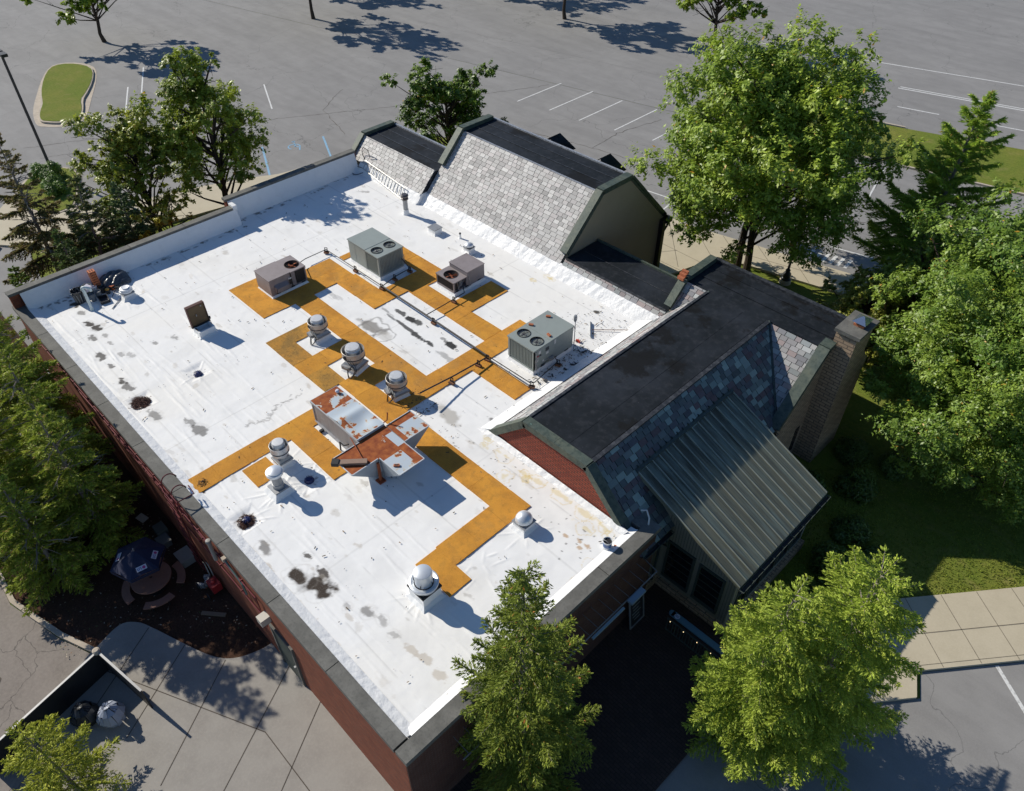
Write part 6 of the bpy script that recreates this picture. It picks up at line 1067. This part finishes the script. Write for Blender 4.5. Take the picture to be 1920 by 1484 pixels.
# foreground
conifer(28.5, 2.8, 10.6, 2.75, 'dark green spruce standing in front of the front parapet at the bottom centre', 17, .6, (.06, .09, .02), (.14, .18, .035), dens=12, pw=.75, droop=.12, rise=.32, thin=1.0, sprig=(.055, .017), fluff=4, gaps=.25, brk=(.012, (.2, .08, .03)), seg=.07)
conifer(33.7, 9.9, 8.7, 2.7, 'bright yellow-green spruce with the highest tip, by the front pavement', 18, .4, (.115, .165, .03), (.225, .3, .06), dens=14, pw=.5, droop=.1, rise=.25, thin=1.0, sprig=(.05, .018), fluff=4, seg=.07, gaps=.15)
conifer(32.4, 8.6, 7.7, 2.2, 'bright yellow-green spruce nearer the patio, left of the highest-tipped one', 19, .4, (.11, .16, .03), (.22, .29, .06), dens=14, pw=.5, droop=.1, rise=.25, thin=1.0, sprig=(.05, .018), fluff=4, seg=.07, gaps=.15)
lt = [(-.6, -2.6, 7.0, 2.4, 'green spruce at the far end of the long brick wall'), (2.0, -2.6, 7.2, 2.4, 'green spruce second from the far end of the long brick wall'), (4.6, -2.0, 7.7, 2.5, 'yellow-green spruce whose bough reaches over the roof edge beside the far stains'), (6.4, -4.3, 7.6, 2.7, 'broad green spruce at the left edge, behind the roof-edge ones'), (8.6, -2.2, 7.9, 2.4, 'green spruce overhanging the roof edge opposite the needle-filled drain'), (11.2, -2.4, 7.0, 2.1, 'dark green spruce between the overhanging one and the blue parasol'), (10.0, -4.6, 7.6, 2.4, 'green spruce spreading over the kerb at the left edge'), (11.9, -4.35, 5.6, 1.8, 'bright-tipped conifer on the mulch near the kerb, closest to the parasol')]
for i, (x, y, h, r, lb) in enumerate(lt):
    conifer(x, y, h, r, lb, 60 + i, .3, (.08, .12, .022), (.21, .26, .045), dens=11, pw=.62, droop=.3, rise=.2, thin=.9, sprig=(.075, .019), fluff=4, seg=.085, gaps=.2, bare=.04, dead=26, brk=(.07, (.15, .11, .06)))
# trees further off, at the top of the view
for i, (x, y, h, r) in enumerate(((-46, 22, 8, 4), (-38, 40, 9, 4.5), (-20, 58, 9, 4.5), (-50, 48, 9, 5), (-34, 62, 9, 5), (-5, 62, 8, 4), (38, 57, 8, 3.6))):
    dec_tree(x, y, h, r, ('round tree on the verge left of the car park', 'round tree on the left side of the far car park', 'round tree beyond the middle of the far car park', 'broad tree at the far left corner of the car park', 'broad tree on the far verge', 'round tree at the near side of the main road', 'round tree on the grass verge at the far right')[i], seed=80 + i, n=12000, leaf=.2, clumps=50)
# ---------------------------------------------------------------- street furniture
def lamp_post(x, y, h, r, label, ornate=False):
    t = thing('street_lamp', label, 'lamp post', (x, y, 0)); off = Vector((x, y, 0))
    if ornate:
        b = MB(); b.lathe([(.32, 0), (.32, .22), (.28, .26), (0, .26)], n=20); at(b, off).build('footing', MT['kerb'], t)
        b = MB(); b.lathe([(.26, .26), (.26, .34), (.2, .4), (.23, .5), (.22, .62), (.15, .72), (.12, .78), (.14, .84), (.07, .95), (.06, 3.2), (.1, 3.25), (.05, 3.35), (.12, 3.45)], n=20); at(b, off).build('post', MT['iron'], t)
        b = MB(); b.lathe([(.1, 3.45), (.2, 3.6), (.22, 3.8), (.14, 4.0), (0, 4.1)], n=18); at(b, off).build('lantern', mat('lantern_glass', (.7, .7, .66), .4), t)
    else:
        b = MB(); b.lathe([(.2, .15), (.2, .5), (.12, .52), (r, .6), (r * .8, h)], n=12); at(b, off).build('post', mat('bronze_post', (.07, .06, .055), .6), t)
        b = MB(); b.box(-.7, -.1, -.18, .18, h - .1, h + .08); b.box(.1, .7, -.18, .18, h - .1, h + .08); b.box(-.1, .1, -.05, .05, h - .05, h + .02); at(b, off).build('lamp_head', MT['iron'], t)
lamp_post(-21.2, 7.9, 8.2, .1, 'tall bronze lamp post rising from the grass island at the upper left')
lamp_post(20.35, 32.0, 4, .06, 'black cast-iron lamp post on a round footing under the two-trunked tree', True)
b = MB(); b.tube([(13.02, 32.4, .14), (13.02, 32.4, .95), (12.93, 33.3, .95), (12.93, 33.3, .14)], .03, 8)
for q in ((13.02, 32.4), (12.93, 33.3)): b.box(q[0] - .08, q[0] + .08, q[1] - .08, q[1] + .08, .14, .16)
tag(b.build('handrail', MT['iron']), 'black metal handrail on the plaza beyond the tan gable', 'handrail')
# ---------------------------------------------------------------- along the long brick wall
redp = mat('dark_red_steel', (.14, .022, .028), .4, .2, layers=(('n', 8, .5, .7, (.08, .015, .018), .6),))
t = thing('wall_ladder', 'dark red fixed ladder with hooked handrails coming up over the roof edge', 'ladder', (15.1, -.5, 0))
for x in (14.72, 15.42):
    b = MB(); b.tube(smoothpath([(x, -.5, .4), (x, -.5, 3), (x, -.5, 4.5), (x, -.47, 4.8), (x, -.34, 4.98), (x, -.14, 4.98), (x, .0, 4.82)], 4), .022, 7); b.tube([(x, .0, 4.82), (x, .03, 4.72)], .026, 7, 1); b.build('rail', [redp, MT['iron']], t)
for k in range(14): b = MB(); b.tube([(14.72, -.55, .6 + k * .3), (15.42, -.55, .6 + k * .3)], .014, 6); b.build('rung', redp, t)
b = MB(); b.tube([(15.42, -.5, 4.75), (15.85, -.5, 4.75), (15.85, .1, 4.72), (15.42, .12, 4.75)], .022, 6); b.tube([(15.85, -.5, 4.75), (15.85, -.5, 4.2)], .022, 6); b.build('side_guard', redp, t)
for i, (x0, x1, z_, r_, lb) in enumerate(((3, 15.9, 3.95, .02, 'upper dark red conduit along the brick wall, level with the ladder'), (6, 20, 3.6, .025, 'middle dark red conduit along the long brick wall'), (9, 19, 3.35, .018, 'lower dark red conduit along the long brick wall'), (14, 20, 2.6, .02, 'lowest red conduit on the brick wall above the mulch bed'))):
    b = MB(); b.tube([(x0, -.36, z_), (x1, -.36, z_), (x1, -.36, z_ - .7)], r_, 6)
    for k in range(int((x1 - x0) / 1.4)): b.box(x0 + .5 + k * 1.4, x0 + .54 + k * 1.4, -.39, -.3, z_ - .04, z_ + .04)
    tag(b.build('conduit', redp), lb, 'conduit')
b = MB(); b.tube([(17.4, -.42, 4.05), (17.42, -.42, 3.1)], .07, 10); b.lathe([(.09, 4.0), (.1, 4.05), (.08, 4.12), (0, 4.14)], (17.4, -.42, 0), 12); b.box(17.35, 17.48, -.36, -.3, 3.3, 3.4); tag(b.build('wall_vent', mat('grey_vent_paint', (.3, .29, .27), .6)), 'grey capped vent pipe on the brick wall above the mulch', 'vent pipe')
b = MB(); b.tube([(18.3, -.38, 3.9), (19.2, -.38, 3.5), (19.25, -.38, 3.0)], .035, 8); b.box(18.2, 18.34, -.45, -.3, 3.85, 4.0, 1); tag(b.build('drain_pipe', [mat('verdigris_pipe', (.12, .19, .17), .6), MT['kerb']]), 'green-grey pipe with a pale end on the sunlit brick wall', 'pipe')
b = MB(); b.box(20.2, 20.5, -.62, -.3, 2.75, 3.05); b.box(20.22, 20.48, -.6, -.32, 2.7, 2.75, 1); tag(b.build('wall_light', [mat('pale_metal', (.5, .48, .43), .5, .2), MT['iron']]), 'pale box light above the dark door at the end of the brick wall', 'wall light')
t = thing('side_door', 'dark recessed door in the long brick wall under the box light', 'door', (21, -.3, 0)); b = MB(); b.box(20.4, 21.5, -.34, -.29, .12, 2.35); b.build('door_leaf', MT['frame'], t); b = MB(); b.box(20.3, 20.4, -.37, -.29, .12, 2.45); b.box(21.5, 21.6, -.37, -.29, .12, 2.45); b.box(20.4, 21.5, -.37, -.29, 2.35, 2.45); b.build('door_frame', MT['coping'], t); b = MB(); b.box(21.35, 21.42, -.4, -.34, 1.1, 1.16); b.build('handle', galv, t)
# parasol, table and curved benches
tan = mat('tan_composite', (.30, .15, .105), .75, layers=(('n', 6, .45, .7, (.23, .11, .08), .6),))
cx, cy = 14.55, -2.1
t = thing('picnic_table', 'round terracotta picnic table on a pedestal under the navy parasol', 'table', (cx, cy, .07))
b = MB(); b.lathe([(0, .76), (.7, .76), (.7, .81), (.05, .81), (.05, .76)], (cx, cy, 0), 40); b.build('tabletop', tan, t); b = MB(); b.tube([(cx, cy, .07), (cx, cy, .76)], .07, 10); b.lathe([(.3, .07), (.3, .1), (0, .12)], (cx, cy, 0), 20); b.build('pedestal', MT['iron'], t)
for i, (a0, lb) in enumerate(((radians(-15), 'curved terracotta bench nearest the brick wall end of the table'), (radians(-108), 'curved terracotta bench on the kerb side of the table'), (radians(75), 'curved terracotta bench between the table and the brick wall'), (radians(165), 'curved terracotta bench behind the navy parasol'))):
    b = MB(); n = 10
    for k in range(n):
        q = [(cx + r_ * cos(a), cy + r_ * sin(a)) for r_, a in ((.82, a0 - .52 + 1.04 * k / n), (1.1, a0 - .52 + 1.04 * k / n), (1.1, a0 - .52 + 1.04 * (k + 1) / n), (.82, a0 - .52 + 1.04 * (k + 1) / n))]; b.hexa([(p[0], p[1], .42) for p in q], [(p[0], p[1], .47) for p in q])
    for s in (-.3, .3): b.tube([(cx + .96 * cos(a0 + s), cy + .96 * sin(a0 + s), .07), (cx + .96 * cos(a0 + s), cy + .96 * sin(a0 + s), .42)], .03, 6, 1)
    tag(b.build('bench', [tan, MT['iron']]), lb, 'bench', 'curved benches round the table')
ux, uy = 14.4, -2.15; navy = mat('navy_canvas', (.012, .017, .05), .8, layers=(('n', 5, .5, .75, (.03, .035, .07), .4),))
t = thing('parasol', 'navy blue parasol with pale logo patches open over the round table', 'parasol', (ux, uy, .8)); b = MB(); rr, ez, tz = .95, 1.85, 2.3
cr_ = [(ux + rr * cos(k * pi / 3 + .35), uy + rr * sin(k * pi / 3 + .35)) for k in range(6)]
for k in range(6): a, c = cr_[k], cr_[(k + 1) % 6]; m_ = ((a[0] + c[0]) / 2 * .96 + ux * .04, (a[1] + c[1]) / 2 * .96 + uy * .04); b.face([(a[0], a[1], ez), (m_[0], m_[1], ez + .02), (ux, uy, tz)]); b.face([(m_[0], m_[1], ez + .02), (c[0], c[1], ez), (ux, uy, tz)]); b.face([(a[0], a[1], ez), (c[0], c[1], ez), (c[0], c[1], ez - .14), (a[0], a[1], ez - .14)])
b.build('canopy', navy, t); b = MB(); b.tube([(ux, uy, .8), (ux, uy, 2.42)], .02, 8); b.build('pole', galv, t)
for k in (3, 4, 5, 0):
    a, c = Vector((*cr_[k], ez)), Vector((*cr_[(k + 1) % 6], ez)); top = Vector((ux, uy, tz)); mid = (a + c) / 2; e = (c - a).normalized(); w_ = (top - mid).normalized(); nn = e.cross(w_).normalized(); nn = nn if nn.z > 0 else -nn; o_ = mid + w_ * .25 + nn * .03
    if k == 4: continue
    b = MB(); b.face([o_ - e * .17 - w_ * .085, o_ + e * .17 - w_ * .085, o_ + e * .17 + w_ * .085, o_ - e * .17 + w_ * .085])
    n2_ = nn * .004; b.face([o_ + n2_ + e * .08 + (e * cos(q) + w_ * sin(q)) * .055 for q in [j * pi / 6 for j in range(12)]], 1)
    for j in range(3): p = o_ + n2_ + e * (-.14 + j * .055); b.face([p - w_ * .045, p + e * .018 - w_ * .045, p + e * .018 + w_ * .045, p + w_ * .045], 2); b.face([p - w_ * (.045 - .07 * (j == 1)), p + e * .04 - w_ * (.045 - .07 * (j == 1)), p + e * .04 - w_ * (.025 - .07 * (j == 1)), p - w_ * (.025 - .07 * (j == 1))], 2)
    b.build('logo_patch', [mat('patch_white', (.6, .6, .66), .7), mat('patch_magenta', (.4, .05, .2), .7), mat('patch_blue', (.05, .08, .3), .7)], t)
b = MB(); b.box(13.9, 14.45, -.95, -.5, .07, .42); b.box(13.85, 14.5, -1.0, -.45, .42, .47); tag(b.build('planter_box', MT['concretegrey']), 'grey concrete box with a lid between the parasol and the brick wall', 'planter')
b = MB(); b.box(12.1, 12.6, -1.0, -.6, .07, .5); tag(b.build('utility_box', mat('dull_green_box', (.08, .085, .07), .7)), 'dull green utility box by the wall, behind the parasol', 'box')
b = MB(); b.box(12.65, 13.1, -1.15, -.75, .07, .35); b.box(12.62, 13.13, -1.18, -.72, .35, .38); tag(b.build('utility_box', mat('dull_grey_box', (.13, .13, .12), .7)), 'lower grey utility box with a lid, nearest the parasol', 'box')
b = MB(); b.obox((11.25, -1.05, .3), (.4, .3, .03), .3, 0, None, .2); b.tube([(11.25, -1.05, .07), (11.25, -1.05, .3)], .02, 5); tag(b.build('small_sign', MT['kerb']), 'small pale plate on a stake in the mulch by the wall', 'sign')
t = thing('machine', 'red and grey machine with pale handles parked against the brick wall', 'machine', (16.05, -.75, .07))
b = MB(); b.box(15.95, 16.4, -.75, -.4, .25, .62); b.lathe([(.1, .62), (.1, .68), (0, .7)], (16.15, -.58, 0), 12); b.build('engine_cover', mat('machine_red', (.42, .03, .03), .4), t)
b = MB(); rs = random.Random(4)
for k in range(8): p = Vector((15.65 + rs.uniform(-.15, .3), -.8 + rs.uniform(-.2, .25), .15)); b.obox(p + Vector((0, 0, rs.uniform(0, .25))), (rs.uniform(.08, .25), rs.uniform(.06, .15), rs.uniform(.08, .2)), rs.uniform(0, 3))
b.build('chassis', galv, t)
for (x, y) in ((15.6, -1.0), (16.3, -.95)): b = MB(); b.tube([(x, y - .02, .21), (x, y + .02, .21)], .14, 12); b.build('wheel', MT['iron'], t)
b = MB(); b = MB(); b.tube([(15.75, -.5, .5), (15.45, -.45, .85), (15.3, -.45, .85)], .022, 6); b.build('handle', MT['kerb'], t); b = MB(); b.tube([(15.9, -.42, .5), (15.6, -.38, .9), (15.45, -.38, .9)], .022, 6); b.build('handle', MT['kerb'], t)
b = MB(); b.obox((17.0, -1.15, .11), (.9, .14, .05), .7); tag(b.build('plank', mat('plank', (.22, .15, .1), .8)), 'pale plank lying on the mulch between machine and walk', 'plank')
b = MB(); rs = random.Random(12)
for _ in range(900):
    x, y = rs.uniform(8, 19), rs.uniform(-5.6, -.5)
    if x > 15.2 and y < -3.2 + (x - 15.2) * .5: continue
    a = rs.uniform(0, 6.3); s_ = rs.uniform(.015, .05); k = rs.choice([(.3, .2, .13), (.18, .1, .06), (.4, .34, .26), (.1, .12, .04)]); z_ = .075 + rs.uniform(0, .02); b.face([(x + s_ * cos(a + q * pi / 2) * (1 if q % 2 else .5), y + s_ * sin(a + q * pi / 2) * (1 if q % 2 else .5), z_ + rs.uniform(0, .015)) for q in range(4)], c=k)
tag(b.build('leaf_litter', mat('litter', (1, 1, 1), .9, attr=True)), 'pale fallen leaves and chips scattered on the mulch bed', 'leaf litter', None, 'stuff')
conifer(19.6, -7.0, 4.2, 1.5, 'small yellow-green conifer below the walk at the bottom edge', 90, .3, (.1, .13, .02), (.24, .27, .045), dens=11, pw=.6, sprig=(.06, .018), fluff=3)
t = thing('black_screen', 'black panel screen, its lit top edge painted pale, around the bins at the bottom left', 'fence', (16.9, -5.4, 0))
for (a, c) in (((16.42, -4.72), (17.35, -8.6)), ((16.42, -4.72), (18.75, -4.3))):
    b = MB(); strip([a, c], .05, .02, 1.25, b); b.build('panel', MT['iron'], t); b = MB(); strip([a, c], .07, 1.25, 1.28, b); b.build('top_edge', mat('pale_lit_edge', (.3, .3, .3), .4, .3), t)  # pale strip puts the sunlight on the top edge into its colour
b = MB(); b.lathe([(.12, 1.2), (.12, 1.33), (.08, 1.36), (0, 1.36)], (16.42, -4.7, 0), 12); b.build('post_cap', MT['kerb'], t)
for (x, y, m_, lb) in ((18.2, -5.3, mat('silver_bag', (.35, .38, .45), .4), 'silvery blue rubbish bag behind the black screen'), (17.6, -5.9, trash, 'black rubbish bag behind the black screen')):
    b = MB(); rs = random.Random(9); b.lathe([(.1, .1), (.35, .12), (.42, .4), (.3, .7), (.08, .85), (.12, .95), (0, .9)], (x, y, 0), 14); b.v = [(p[0] + rs.uniform(-.03, .03), p[1] + rs.uniform(-.03, .03), p[2]) for p in b.v]; tag(b.build('rubbish_bag', m_, merge=False), lb, 'rubbish bag')
# ---------------------------------------------------------------- on and before the front wall
b = MB(); xw, xo, zz = 27.46, 28.1, 3.35; b.tube([(xo, 9.45, zz), (xo, 1.0, zz)], .025, 7); b.tube([(xo, 9.45, zz), (xw, 9.55, zz)], .02, 6)
for k in range(22): y = 9.2 - k * .38; b.tube([(xo, y, zz), (xw, y, zz + .02)], .012, 5)
tag(b.build('awning_frame', mat('grey_frame_pipe', (.2, .2, .2), .5, .3)), 'bare pale awning frame with short rungs fixed along the shaded front wall', 'awning frame')
b = MB(); b.box(xo + .02, xo + .22, 7.9, 8.6, zz - .05, zz + .05); tag(b.build('flood_light', mat('pale_blue_fixture', (.2, .27, .33), .4)), 'pale blue-grey lamp fixture on the upper part of the awning frame', 'light')
b = MB(); b.obox((xo + .1, 6.9, zz - .02), (.08, 1.5, .06), 0); tag(b.build('light_tube', mat('pale_tube', (.25, .33, .35), .4)), 'long pale strip light on the awning frame', 'light')
t = thing('chalkboard', 'black framed menu board leaning on the front brick wall', 'board', (27.6, 9.4, .12)); 
def lean4(y0, y1, z0_, z1_, th, mb, m=0): mb.hexa([(27.85 - .25 * z0_ / 1.6, y0, z0_), (27.85 + th - .25 * z0_ / 1.6, y0, z0_), (27.85 + th - .25 * z0_ / 1.6, y1, z0_), (27.85 - .25 * z0_ / 1.6, y1, z0_)], [(27.85 - .25 * z1_ / 1.6, y0, z1_), (27.85 + th - .25 * z1_ / 1.6, y0, z1_), (27.85 + th - .25 * z1_ / 1.6, y1, z1_), (27.85 - .25 * z1_ / 1.6, y1, z1_)], m)
b = MB(); lean4(8.95, 9.65, .15, 1.45, .02, b); b.build('board_face', MT['iron'], t); b = MB()
for q in ((8.9, 8.96, .12, 1.5), (9.64, 9.7, .12, 1.5), (8.96, 9.64, 1.44, 1.5), (8.96, 9.64, .12, .18)): lean4(*q, .04, b)
b.build('frame', galv, t); b = MB(); rs = random.Random(3)
for k in range(6): z_ = 1.25 - k * .17; lean4(9.05 + rs.uniform(0, .1), 9.4 + rs.uniform(0, .15), z_, z_ + .03, .024, b)
b.build('chalk_line', mat('chalk', (.35, .35, .33), .9), t)
t = thing('patio_bar', 'narrow bar counter with a blue top and tiny lights on the dark patio', 'counter', (29.6, 9.95, .115))
b = MB(); b.box(28.75, 31.2, 9.85, 10.08, .98, 1.03); b.lathe([(.0, 1.03), (.115, 1.03), (.115, .98)], (28.75, 9.965, 0), 16); b.build('counter_top', mat('blue_laminate', (.1, .2, .26), .4), t)
b = MB(); b.lathe([(.1, 1.034), (0, 1.036)], (28.95, 9.965, 0), 20); b.build('round_emblem', mat('emblem_white', (.6, .62, .7), .6), t); b = MB()
for k in range(3): b.tube([(28.88, 9.93 + k * .035, 1.038), (28.95, 9.95 + k * .03 - .02, 1.038), (29.02, 9.92 + k * .04, 1.038)], .007, 4)
b.build('emblem_mark', mat('emblem_blue', (.04, .08, .25), .6), t)
b = MB(); b.box(28.7, 31.2, 9.75, 9.79, .86, .9); b.box(28.7, 31.2, 9.75, 9.79, .2, .24)
for k in range(22): b.box(28.72 + k * .115, 28.745 + k * .115, 9.755, 9.785, .24, .86)
b.build('railing', MT['frame'], t)
for k in range(4): b = MB(); b.lathe([(0, -.02), (.015, 0), (0, .02)], (28.85 + k * .55, 9.74, .84), 8); b.build('fairy_light', mat('warm_bulb', (1, .8, .5), .5, emit=(1, .75, .4, 2)), t)
b = MB(); b.tube([(27.2, 9.95, 4.3), (27.1, 10.1, 4.6), (26.9, 10.2, 4.75), (26.75, 10.1, 4.7)], .03, 7); tag(b.build('service_conduit', mat('white_conduit', (.55, .57, .58), .5)), 'short pale hooked conduit at the roof corner by the brick gable', 'conduit')
